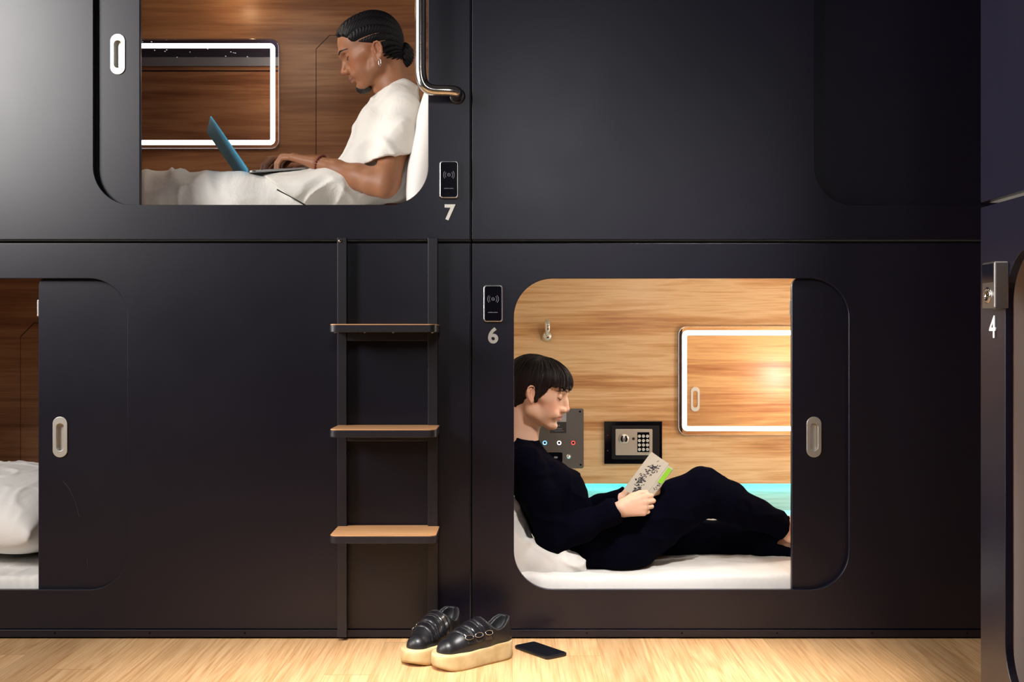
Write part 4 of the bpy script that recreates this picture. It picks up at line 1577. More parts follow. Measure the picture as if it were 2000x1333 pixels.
# ------------------------------------------------------------------ the reading woman
def build_woman():
    pitch = math.radians(16)
    f = Vector((math.cos(pitch), -0.20, -math.sin(pitch)))
    R = frame(f, (0, 0, 1))
    hd = Head(W(1052, 761, 0.34), R, 1.03, .97, False)
    hd.ear = (-.008, -.013)
    hd.ear_sc = .9
    O = Vector((0.30, 0.33, 0.19))
    root = thing('person', 'short-haired woman in dark navy clothes, reclining in the lower pod and reading a booklet', 'person', O)
    neck0 = hd.P(-.030, 0, -.050)
    neck1 = W(1022, 864, 0.36)
    sh, el, wr = W(1030, 902, 0.20), W(1078, 1052, 0.16), W(1211, 994, 0.125)
    fsh, fel, fwr = W(1035, 900, 0.51), W(1130, 1005, 0.52), W(1222, 974, 0.285)
    knee, ank = W(1370, 960, 0.30), W(1538, 1030, 0.33)
    hip = W(1205, 1035, 0.265)
    fhip, fknee, fank = W(1215, 1030, 0.40), W(1420, 1056, 0.50), W(1565, 1062, 0.36)

    X = axis(-0.12, 1.14, 0.0055, [(-0.03, 0.20, 0.0021), (0.355, 0.475, 0.0024)])
    Y = axis(0.04, 0.70, 0.0055, [(0.06, 0.17, 0.0024), (0.25, 0.46, 0.0024)])
    Z = axis(0.18, 0.90, 0.0055, [(0.30, 0.41, 0.0024), (0.58, 0.88, 0.0021)])
    F = Field(X, Y, Z)
    hd.build(F)
    F.cap(neck0, neck1, .041, .044, .018)
    F.cap(hd.P(-.060, 0, -.020), neck1 + Vector((-.012, 0, 0)), .036, .040, .02)
    F.cap(hd.P(.006, 0, -.070), neck1 + Vector((.010, 0, 0)), .024, .032, .025)
    F.cap(neck1 + Vector((-.01, 0, .0)), W(1030, 905, .36), .040, .045, .03)
    F.chain([W(1030, 905, .36), W(1070, 980, .36), W(1120, 1040, .34), W(1200, 1050, .32)], [.045, .055, .06, .06], .03)
    for a, b, c in ((sh, el, wr), (fsh, fel, fwr)):
        F.chain([neck1 + Vector((0, 0, -.04)), a], [.035, .032], .02)
        F.chain([a, b], [.032, .030], .02)
        F.chain([b, b.lerp(c, .3), b.lerp(c, .8), c], [.028, .033, .024, .0215], .015)
    # legs and bare feet
    F.chain([W(1200, 1050, .32), hip, knee, ank], [.05, .055, .040, .028], .02)
    F.chain([W(1200, 1050, .32), fhip, fknee, fank], [.05, .055, .040, .028], .02)
    for an, dz, dy in ((ank, -.045, .03), (fank, -.012, -.03)):
        heel = an + Vector((.012, 0, -.022))
        ball = an + Vector((.13, dy, dz))
        F.cap(an, heel, .028, .026, .02)
        F.cap(an + Vector((.01, 0, .0)), ball, .026, .020, .02, flat=((0, 0, 1), 1.15))
        F.cap(heel, ball, .024, .020, .02)
        for i in range(5):
            b0 = ball + Vector((.0, (i - 2) * .014, 0))
            F.cap(b0, b0 + Vector((.045 - abs(i - 1) * .006, (i - 2) * .002, -.006)), .010 if i else .013, .0075 if i else .011, .006)
    # near hand holds the booklet from behind its lower edge, fingers wrapped round
    d1 = Vector((.93, .03, .14)).normalized()
    hand(F, wr, d1, (-.05, -1, .10), (-.14, 0, 1), [(38, 62, 34), (42, 66, 36), (48, 68, 38), (54, 66, 38)], -0.01,
         thumb=Vector((.70, .30, .55)), sc=.90)
    hand(F, fwr, Vector((.85, -.15, .30)), (-.1, .9, -.1), (-.3, 0, 1), [(30, 55, 30), (34, 58, 32), (38, 60, 34), (42, 60, 34)], 0.0,
         thumb=Vector((.75, -.35, .45)), sc=.95)
    me = relax(F.mesh('body'), 2, .35)
    base = (.72, .44, .31)

    def extra(A, Lc, c):
        return lerp(c, (.30, .19, .15), .0 * gauss(A, (0, 0, 0), (1, 1, 1)))
    paint(me, face_pigment(hd, base, (.46, .15, .13), extra))
    me0 = me.copy()
    put('body', me, skin_mat('fair_skin', .5), root, O)
    face_details(root, O, me0, hd, M['hair_brown'], M['hair_brown'], brow_n=60, brow_w=.0018, brow_z=.0185)

    # short cropped hair: a cap plus combed locks
    q = hd.sc
    X2 = axis(hd.c.x - .14, hd.c.x + .13, .0021)
    Y2 = axis(hd.c.y - .11, hd.c.y + .11, .0021)
    Z2 = axis(hd.c.z - .12, hd.c.z + .145, .0021)
    G = Field(X2, Y2, Z2)
    G.ell(hd.P(-.018, 0, .028), (.100 * q, .0800 * q, .0815 * q), R, 0)
    G.ell(hd.P(.032, 0, .036), (.0700 * q, .0680 * q, .0600 * q), R, .03)
    G.ell(hd.P(-.045, 0, .000), (.0640 * q, .0680 * q, .0640 * q), R, .03)
    for s_ in (-1, 1):
        G.ell(hd.P(.020, s_ * .066, .004), (.024 * q, .0120 * q, .036 * q), R, .012)
        G.ell(hd.P(.014, s_ * .0665, -.020), (.010 * q, .0095 * q, .022 * q), R, .008)
    G.ell(hd.P(-.062, 0, -.040), (.038 * q, .050 * q, .050 * q), R, .02)
    Rn = np.array(R)
    px, py_, pz = G.X[:, None, None] - hd.c.x, G.Y[None, :, None] - hd.c.y, G.Z[None, None, :] - hd.c.z
    lx = (px * Rn[0][0] + py_ * Rn[1][0] + pz * Rn[2][0]) / q
    lz = (px * Rn[0][2] + py_ * Rn[1][2] + pz * Rn[2][2]) / q
    ly = np.abs(px * Rn[0][1] + py_ * Rn[1][1] + pz * Rn[2][1]) / q
    jag = vnoise(lx * 90, ly * 160, lz * 4) * .010
    d_front = (.030 + jag) - lz + 0 * lx               # fringe line above the brows
    d_side = np.maximum((lx - .036) * .95 - (lz - .0) * .10, 0 * lz - 1)               # in front of the sideburn
    face_cut = np.minimum(d_front, np.where(ly < .035, d_front, (lx - .014 + jag * .5) - .50 * (lz + .038)))
    ear_cut = .0215 - np.sqrt(((lx - hd.ear[0] + .002) * 1.35) ** 2 + (lz - hd.ear[1] + .002) ** 2)
    ear_cut = np.where(ly > .055, ear_cut, -1)
    below = np.maximum(-(lz + .022) + np.clip(lx - .014, -1, 0) * 0, -(1)) 
    low_front = np.minimum(-(lz + .040 + jag), lx + .022)                                 # nothing below the ear except behind it
    sideburn = np.maximum(low_front, -1)
    nape = -(lz + .086 + jag) + 0 * lx
    cut = np.maximum.reduce([face_cut, ear_cut, sideburn, nape])
    G.f = np.maximum(G.f, cut * q).astype(np.float32)

    def strands(x, y, z):
        L = hd.local(np.stack([x, y, z], 1))
        # hair combed from the crown forwards and down
        ax, ay, az = L[:, 0] + .035, L[:, 1], L[:, 2] - .085
        phi = np.arctan2(ay, ax)
        r = np.sqrt(ax * ax + ay * ay + az * az)
        return -.0042 * vnoise(phi * 16 + 40, r * 14, r * 3) - .0022 * vnoise(phi * 42 + 9, r * 30, az * 12)
    G.displace(strands, .02)
    hm = G.mesh('hair')
    hair = put('cropped_hair', hm.copy(), M['hair_brown'], root, O)
    # combed locks over the cap
    tree = BVHTree.FromPolygons([tuple(v) for v in mesh_coords(hm).astype(float)], [tuple(p.vertices) for p in hm.polygons])
    rnd = random.Random(11)
    bm = bmesh.new()
    crown = Vector((-.035, 0, .085))
    for i in range(620):
        phi = rnd.uniform(-PI, PI)
        ln = rnd.uniform(.55, 1.25)
        start = rnd.uniform(.15, 1.0)
        pts = []
        for k in range(7):
            th = (start + ln * k / 6)
            dirv = Vector((math.sin(th) * math.cos(phi), math.sin(th) * math.sin(phi), math.cos(th)))
            o = hd.P(-.010, 0, .020)
            w = hd.R @ dirv
            p, n, idx, dist = tree.ray_cast(o + w * .25, -w)
            if p is None:
                break
            lp = hd.local(np.array([list(p)]))[0]
            pts.append(p + w * (.0009 + .0012 * math.sin(k) * 0))
        if len(pts) >= 4:
            # keep only smooth runs
            ok = all((pts[j + 1] - pts[j]).length < .035 for j in range(len(pts) - 1))
            if ok:
                bm_tube(bm, pts, [.0004] + [.0012] * (len(pts) - 2) + [.0002], 5, False)
    # fringe tips hanging over the forehead
    for i in range(130):
        y = rnd.uniform(-.058, .058)
        a = hd.P(.070 - abs(y) * .35 + .012, y, .072 + rnd.uniform(-.006, .006))
        zt = .026 + rnd.uniform(-.008, .010) - (.010 if abs(y) > .045 else 0)
        b = hd.P(.0965 - abs(y) * .42, y * 1.02, .052)
        c = hd.P(.1000 - abs(y) * .50 + rnd.uniform(-.002, .002), y * 1.04 + rnd.uniform(-.003, .003), zt)
        bm_tube(bm, bezier(a, a.lerp(b, .7), b, c, 5), [.0008, .0016, .0018, .0016, .0011, .0002], 5, False)
    put('hair_locks', bm, M['hair_brown'], hair, O)

    # jumper
    X = axis(-0.13, 0.46, 0.0042)
    Y = axis(0.05, 0.70, 0.0046)
    Z = axis(0.17, 0.64, 0.0042)
    F = Field(X, Y, Z)
    for yy, dr in ((.28, -.012), (.36, 0), (.44, -.012)):
        F.chain([W(1020, 888, yy), W(1040, 922, yy), W(1068, 960, yy), W(1090, 1010, yy), W(1120, 1055, yy), W(1180, 1065, yy)],
                [.050 + dr, .076 + dr, .100 + dr, .095 + dr, .088 + dr, .080 + dr], .03)
    F.cap(W(1022, 893, .26), W(1022, 893, .46), .045, .045, .04)
    F.cap(W(1024, 858, .36), W(1028, 900, .36), .048, .062, .03)
    F.ell(W(1120, 960, .31), (.036, .05, .045), None, .05)
    F.ell(W(1120, 960, .42), (.036, .05, .045), None, .05)
    F.chain([sh, sh.lerp(el, .5), el], [.050, .050, .048], .03)
    F.chain([el, el.lerp(wr, .4), el.lerp(wr, .88), wr - (wr - el).normalized() * .004], [.046, .048, .038, .037], .02)
    F.chain([fsh, fel], [.050, .046], .03)
    F.chain([fel, fel.lerp(fwr, .5), fwr], [.044, .042, .035], .02)
    for a, b in ((el, wr), (fel, fwr)):
        ax = (b - a).normalized()
        F.plane_cut(b - ax * .004, ax, tuple(b[i] - .05 for i in range(3)), tuple(b[i] + .05 for i in range(3)), .001)
        F.cap(b + ax * .02, b - ax * .05, .030, .027, .002, 'sub')
    nn = Vector((.10, 0, .995))
    nc = W(1025, 856, .36)
    F.cap(nc - nn * .02, nc + nn * .12, .0425, .052, .003, 'sub')
    F.plane_cut(nc + nn * .001, nn, (nc.x - .09, nc.y - .09, nc.z - .02), (nc.x + .09, nc.y + .09, nc.z + .1))

    def folds(x, y, z):
        return -.0065 * ridge(x * 9 + 2, y * 6, z * 16) - .0045 * ridge(x * 18, y * 9, z * 7 + 4) + .008 * vnoise(x * 9, y * 9, z * 9)
    F.displace(folds, .03)
    jm = put('jumper', relax(F.mesh('jumper'), 2, .5), M['navy_knit'], root, O, label='dark navy jumper')
    cp = [nc - nn * .004 + Vector((.995, 0, -.10)) * .0445 * math.cos(a) + Vector((0, .0455 * math.sin(a), 0)) - nn * .004 * math.sin(a) ** 2 for a in [2 * PI * i / 28 for i in range(29)]]
    put('collar', tube(cp, .0045, 10), M['navy_knit'], jm, O)

    # trousers
    X = axis(0.12, 1.03, 0.0052)
    Y = axis(0.10, 0.66, 0.0052)
    Z = axis(0.175, 0.56, 0.0045)
    F = Field(X, Y, Z)
    for yy, dr in ((.25, 0), (.32, .004), (.39, 0)):
        F.chain([W(1150, 1058, yy), W(1210, 1068, yy), W(1240, 1060, yy)], [.075 + dr, .083 + dr, .078 + dr], .03)
    hp = W(1218, 1050, .27)
    F.chain([hp, hp.lerp(knee, .35), hp.lerp(knee, .7), knee + Vector((-.004, 0, -.004))], [.094, .092, .084, .074], .03)
    F.chain([knee + Vector((0, 0, -.004)), knee.lerp(ank, .3), knee.lerp(ank, .65), ank + Vector((-.01, 0, .0))], [.072, .062, .050, .040], .02)
    F.chain([fhip + Vector((0, 0, -.01)), fhip.lerp(fknee, .5), fknee, fknee.lerp(fank, .5), fank + Vector((.0, 0, -.004))], [.072, .068, .058, .052, .046], .03)
    F.cap(ank + Vector((.03, 0, -.016)), ank - Vector((.03, 0, -.018)), .032, .030, .002, 'sub')
    F.cap(fank + Vector((.04, -.01, -.01)), fank - Vector((.03, 0, 0)), .036, .030, .002, 'sub')
    F.plane_cut(ank + Vector((-.008, 0, 0)), (ank - knee).normalized(), tuple(ank[i] - .06 for i in range(3)), tuple(ank[i] + .075 for i in range(3)), .001)

    def folds2(x, y, z):
        return -.007 * ridge(x * 6 + 2, y * 6, z * 13) - .0045 * ridge(x * 16, y * 9, z * 9 + 4) + .009 * vnoise(x * 8, y * 8, z * 8)
    F.displace(folds2, .03)
    put('trousers', relax(F.mesh('trousers'), 2, .5), M['navy_knit'], root, O, label='dark navy wide trousers')
    return hd, wr, fwr


M['hair_brown'] = mat('dark_brown_hair', (0.009, 0.004, 0.005), 0.5, spec=0.22)
build_woman()

# ================================================================== THINGS IN AND BEFORE THE PODS
def plank_grid(name, x0, x1, y0, y1, zf, nx, ny, thick, edge=.03):
    """a soft slab with a rounded rim; zf(x, y) is the wrinkled top in numpy"""
    xs = np.linspace(x0, x1, nx)
    ys = np.linspace(y0, y1, ny)
    Xg, Yg = np.meshgrid(xs, ys, indexing='ij')
    dx = np.minimum(Xg - x0, x1 - Xg)
    dy = np.minimum(Yg - y0, y1 - Yg)
    e = np.minimum(dx, dy)
    t = np.clip(e / edge, 0, 1)
    drop = edge * (1 - np.sqrt(np.clip(1 - (1 - t) ** 2, 0, 1)))
    Zt = zf(Xg, Yg) - drop
    Zb = np.full_like(Zt, zf(Xg, Yg).mean() - thick)
    Zb = np.minimum(Zb, Zt - .002)
    co = np.concatenate([np.stack([Xg, Yg, Zt], -1).reshape(-1, 3), np.stack([Xg, Yg, Zb], -1).reshape(-1, 3)])
    n = nx * ny
    i, j = np.meshgrid(np.arange(nx - 1), np.arange(ny - 1), indexing='ij')
    a = (i * ny + j).ravel()
    top = np.stack([a, a + ny, a + ny + 1, a + 1], 1)
    bot = np.stack([a + 1, a + ny + 1, a + ny, a], 1) + n
    fs = [top, bot]
    k = np.arange(nx - 1)
    l = np.arange(ny - 1)
    s1 = k * ny
    fs.append(np.stack([s1, s1 + n, s1 + ny + n, s1 + ny], 1))
    s2 = k * ny + ny - 1
    fs.append(np.stack([s2 + ny, s2 + ny + n, s2 + n, s2], 1))
    fs.append(np.stack([l + 1, l + 1 + n, l + n, l], 1))
    s4 = (nx - 1) * ny + l
    fs.append(np.stack([s4, s4 + n, s4 + 1 + n, s4 + 1], 1))
    me = bpy.data.meshes.new(name)
    me.from_pydata(co.tolist(), [], np.concatenate(fs).tolist())
    me.polygons.foreach_set('use_smooth', [True] * len(me.polygons))
    me.update()
    return me


def mattress(label, x0, x1, ztop, z0, dents=(), seed=0):
    c = Vector(((x0 + x1) / 2, .56, z0))

    def zf(x, y):
        z = ztop + .004 * vnoise(x * 5 + seed, y * 5, x * 0 + seed) - .006 * ridge(x * 6 + seed, y * 9 + 3, x * 0 + 1) * .6
        z = z + .005 * ridge(x * 4 + y * 5 + seed, y * 2 - x * 2, x * 0 + 5) + .0035 * ridge(x * 12 + seed, y * 14, x * 0 + 9)
        z = z + .002 * np.sin(x * 220 + 4 * vnoise(x * 9, y * 9, x * 0)) * np.clip(1 - (y - .03) / .05, 0, 1)
        for dx_, dy_, r, h in dents:
            z = z + h * np.exp(-((x - dx_) ** 2 + (y - dy_) ** 2) / (r * r))
        return z
    me = plank_grid('mattress', x0, x1, .046, 1.088, zf, 340, 130, ztop - z0, .014)
    o = put('mattress', me, M['bedding'], None, c)
    o.location = c
    return setp(o, label, 'mattress', 'white mattresses in the pods')


mattress('white sheeted mattress under the reading woman', POD_X + .03, POD_X + PL - .025, .182, .062, ((.33, .30, .17, -.022), (.62, .40, .2, -.008)), 0)
mattress('white sheeted mattress under the man with the laptop', POD_X - PL + .025, POD_X - .03, UP + .150, UP + .075, ((-.66, .42, .2, -.010),), 4)
mattress('white sheeted mattress in the pod behind the ladder, under the puffy pillow', POD_X - 2 * PL + PL + .02, POD_X - .03, .182, .062, (), 8)


def pillow(label, loc, rot, size, seed, wr=1.0, name='pillow', group='white pillows in the pods', sag=None, m=None):
    """soft pillow: a puffed grid sewn at its rim, with gathered folds"""
    n = 90
    u = np.linspace(-1, 1, n)
    U, V = np.meshgrid(u, u, indexing='ij')
    sx, sy, sz = size
    # rounded outline
    k = 1 - .06 * (U ** 2) * (V ** 2)
    pin = 1 - .05 * (1 - V ** 2) * np.abs(U) ** 3
    Xp = U * sx * k * (1 - .05 * (1 - V ** 2))
    Yp = V * sy * k * (1 - .05 * (1 - U ** 2))
    prof = np.clip((1 - np.abs(U) ** 2.6) * (1 - np.abs(V) ** 2.6), 0, 1) ** .42
    rimf = np.clip(1.0 - np.minimum(1 - np.abs(U), 1 - np.abs(V)) / .35, 0, 1)
    fold = ridge(U * 3.0 + seed, V * 3.2, U * 0 + 2.0 + seed) * .35 + ridge(U * 7 + seed, V * 2.5 + 4, U * 0 + 6) * .25
    gather = np.sin((V * 30) + 4 * vnoise(U * 3 + seed, V * 3, U * 0)) * np.clip(np.abs(U) - .7, 0, 1) * .25 \
        + np.sin((U * 34) + 4 * vnoise(U * 3, V * 3 + seed, U * 0)) * np.clip(np.abs(V) - .7, 0, 1) * .25
    Zt = sz * prof * (1 + .10 * vnoise(U * 2 + seed, V * 2, U * 0)) + wr * .016 * (fold + gather) * prof ** .5
    Zb = -sz * prof * (1 + .08 * vnoise(U * 2 + seed + 9, V * 2, U * 0)) * .85
    if sag is not None:
        d = sag(U, V)
        Zt = Zt + d
        Zb = Zb + d
    co = np.concatenate([np.stack([Xp, Yp, Zt], -1).reshape(-1, 3), np.stack([Xp, Yp, Zb], -1).reshape(-1, 3)])
    i, j = np.meshgrid(np.arange(n - 1), np.arange(n - 1), indexing='ij')
    a = (i * n + j).ravel()
    top = np.stack([a, a + n, a + n + 1, a + 1], 1)
    bot = np.stack([a + 1, a + n + 1, a + n, a], 1) + n * n
    me = bpy.data.meshes.new(name)
    me.from_pydata(co.tolist(), [], np.concatenate([top, bot]).tolist())
    bm = bmesh.new()
    bm.from_mesh(me)
    bmesh.ops.remove_doubles(bm, verts=bm.verts, dist=1e-5)
    bmesh.ops.recalc_face_normals(bm, faces=bm.faces)
    for f_ in bm.faces:
        f_.smooth = True
    o = put(name, bm, m or M['bedding'])
    o.location = loc
    o.rotation_euler = rot
    return setp(o, label, 'pillow', group)


# ---- laptop
def laptop():
    th = math.radians(17)
    hinge = W(487, 337, .27) + Vector((0, 0, .0))
    root = thing('laptop', 'open thin grey laptop on the lap of the man in the upper pod', 'laptop', hinge, 0)
    root.rotation_euler = (0, -math.radians(6.0), th)
    Wd, Dp, tk = .300, .212, .0075
    bs = put('base', slab([rrect(0, 0, Dp, Wd, .010, 6)], 0, tk, .0018, 'XY'), M['laptop_metal'], root)
    kb = put('keyboard', slab([rrect(.022, .018, .122, Wd - .018, .002, 3)], tk - .0004, tk + .0004, 0, 'XY'), M['gap'], bs)
    key = None
    for r in range(6):
        for c in range(14):
            x, y = .024 + r * .0163, .020 + c * .0188
            if key is None:
                key = put('key', box((0, 0, 0), (.0140, .0160, .0010), .0004, 1), M['key_black'], kb)
                key.location = (x, y, tk + .0004)
            else:
                k2 = key.copy(); COL.objects.link(k2); k2.parent = kb; k2.location = (x, y, tk + .0004)
    put('touchpad', slab([rrect(.133, .095, .203, .205, .003, 3)], tk - .0002, tk + .0003, 0, 'XY'), M['laptop_pad'], bs)
    put('port', box((.012, -.0004, .003), (.021, .0004, .0055)), M['gap'], bs)
    put('hinge', tube([(0.003, .03, tk * .7), (0.003, Wd - .03, tk * .7)], .0035, 12), M['gap'], root)
    ang = math.radians(119)
    lid = slab([rrect(0, 0, Dp, Wd, .010, 6)], 0, .0045, .0014, 'XY')
    Rm = Matrix.Translation((.001, 0, tk)) @ Matrix.Rotation(-ang, 4, 'Y')
    bmesh.ops.transform(lid, matrix=Rm, verts=lid.verts)
    lo = put('lid', lid, M['laptop_lid'], root, label='pale blue metal lid seen from behind')
    sc = slab([rrect(.006, .006, Dp - .006, Wd - .006, .004, 4)], .0046 - .0046 - .0006, .0001, 0, 'XY')
    bmesh.ops.transform(sc, matrix=Rm, verts=sc.verts)
    put('screen', sc, M['screen'], lo)
    return root


M['laptop_metal'] = mat('laptop_aluminium', (.42, .41, .40), .35, metal=.8)
M['laptop_pad'] = mat('touchpad_glass', (.34, .33, .32), .3, metal=.5)
M['laptop_lid'] = mat('laptop_blue_lid', (.10, .46, .72), .4, metal=.15)
M['key_black'] = mat('black_key', (.01, .01, .01), .5)
M['screen'] = mat('lit_screen', (.02, .02, .03), .2, emit=(.45, .6, .9), estr=.9)
laptop()


# ---- pillows
pillow('white pillow standing behind the back of the man with the laptop', (-.266, .46, UP + .365), (0, math.radians(100), 0), (.240, .36, .090), 2)


def crumpled_pillow():
    X = axis(-.10, .27, .004)
    Y = axis(.06, .66, .005)
    Z = axis(.13, .46, .004)
    F = Field(X, Y, Z)
    Rp = Matrix.Rotation(math.radians(-14), 3, 'Y')
    F.ell(W(996, 1048, .34), (.068, .26, .135), Rp, 0)
    for yy in (.15, .27, .39, .51):
        F.chain([W(1005, 1095, yy), W(1055, 1100, yy), W(1112, 1106, yy), W(1132, 1122, yy)], [.058, .050, .034, .018], .04)

    def folds(x, y, z):
        a_ = ridge(x * 5 + z * 7, y * 5 + 2, x * 9 - z * 8)
        b_ = ridge(x * 10 + 4, y * 10, z * 12 + x * 6)
        return -.010 * a_ - .005 * b_ + .010 * vnoise(x * 9, y * 9, z * 9)
    F.displace(folds, .03)
    F.plane_cut((0, 0, .176), (0, 0, -1))
    c = W(1030, 1080, .34)
    o = put('pillow', relax(F.mesh('pillow'), 2, .5), M['bedding'], None, c)
    o.location = c
    setp(o, "crumpled white pillow pushed behind the reading woman's back and hips", 'pillow', 'white pillows in the pods')


crumpled_pillow()
pillow('puffy white pillow in the pod behind the ladder, cut off by the left frame edge', (-1.72, .50, .325), (0, math.radians(9), math.radians(-8)), (.27, .38, .145), 7, 1.1)


# ---- booklet
def booklet():
    c = W(1280, 943, .185)
    root = thing('booklet', 'thin illustrated paper booklet held open in the reading woman\'s hands', 'book', c, 0)
    # long axis up to the right, as read off the photograph
    up = Vector((.585, .10, .76)).normalized()
    right = Vector((.62, -.42, -.52))
    right = (right - up * right.dot(up)).normalized()
    nrm = up.cross(right).normalized()
    B = Matrix((right, nrm, up)).transposed().to_4x4()
    B2 = B @ Matrix.Rotation(math.radians(-30), 4, 'Z')

    def leaf(name, mtx, w, h, t, m, parent, off=(0, 0, 0), bend=.0):
        bm = bmesh.new()
        n = 10
        vs = []
        for i in range(n + 1):
            for j in (0, 1):
                x = -w * (1 - i / n) if mtx is B else w * i / n
                z = -h / 2 + h * j
                b = bend * math.sin(PI * i / n)
                vs.append((x, b, z))
        rows = [[bm.verts.new(v) for v in vs[2 * i:2 * i + 2]] for i in range(n + 1)]
        for i in range(n):
            f_ = bm.faces.new((rows[i][0], rows[i + 1][0], rows[i + 1][1], rows[i][1]))
            f_.smooth = True
        bmesh.ops.recalc_face_normals(bm, faces=bm.faces)
        bmesh.ops.solidify(bm, geom=bm.faces, thickness=t)
        for f_ in bm.faces:
            f_.smooth = False
        bmesh.ops.translate(bm, vec=off, verts=bm.verts)
        bmesh.ops.transform(bm, matrix=mtx, verts=bm.verts)
        return put(name, bm, m, parent)
    cover = leaf('front_cover', B, .072, .150, .0022, M['paper'], root, (0, 0, 0), .004)
    back = leaf('back_cover', B2, .030, .146, .0020, M['paper'], root, (0, .001, -.004), .002)
    pages = leaf('pages', B, .069, .145, .004, M['paper_white'], root, (-.001, .0045, 0), .004)
    # ink drawings and the green panel
    rnd = random.Random(21)
    yy = -.0012
    for (cx, cz, n, sc) in ((-.036, .036, 40, .020), (-.046, -.018, 40, .020), (-.030, .012, 6, .006), (-.036, -.048, 30, .020)):
        bm = bmesh.new()
        for i in range(n):
            x, z = cx + rnd.gauss(0, sc * .45), cz + rnd.gauss(0, sc * .5)
            a = rnd.uniform(0, PI)
            l = rnd.uniform(.2, .55) * sc
            fr = (x + .072) / .072
            b0 = .004 * math.sin(PI * min(max(fr, 0), 1))
            p = [Vector((x + l * math.cos(a) * s_ + .2 * l * math.sin(s_ * 3), b0 - .0024, z + l * math.sin(a) * s_)) for s_ in (-.5, -.15, .2, .5)]
            p = [Vector((min(max(v.x, -.070), -.003), v.y, min(max(v.z, -.072), .072))) for v in p]
            bm_tube(bm, p, [.0004, rnd.uniform(.0008, .0026), rnd.uniform(.0008, .0022), .0003], 5)
        bmesh.ops.transform(bm, matrix=B, verts=bm.verts)
        put('ink_drawing', bm, M['ink'], cover)
    g = box((.008, -.0006, .006), (.0285, .0014, .064))
    bmesh.ops.translate(g, vec=(0, .0015, 0), verts=g.verts)
    for v in g.verts:
        v.co.y -= .0028
    bmesh.ops.transform(g, matrix=B2, verts=g.verts)
    put('green_panel', g, M['green_ink'], back, label='lime green printed panel')
    bm = bmesh.new()
    for i in range(14):
        x, z = rnd.uniform(.009, .026), rnd.uniform(-.075, .005)
        bm_box(bm, (x - .002, -.0012, z - .001), (x + .002, -.0002, z + .0012))
    bmesh.ops.transform(bm, matrix=B2, verts=bm.verts)
    put('printed_text', bm, M['ink'], back)


M['paper'] = mat('cream_paper', (.38, .33, .265), .7)
M['paper_white'] = mat('page_paper', (.78, .74, .68), .7)
M['ink'] = mat('black_ink', (.02, .016, .02), .6)
M['green_ink'] = mat('lime_ink', lin(120, 172, 28), .6)
booklet()


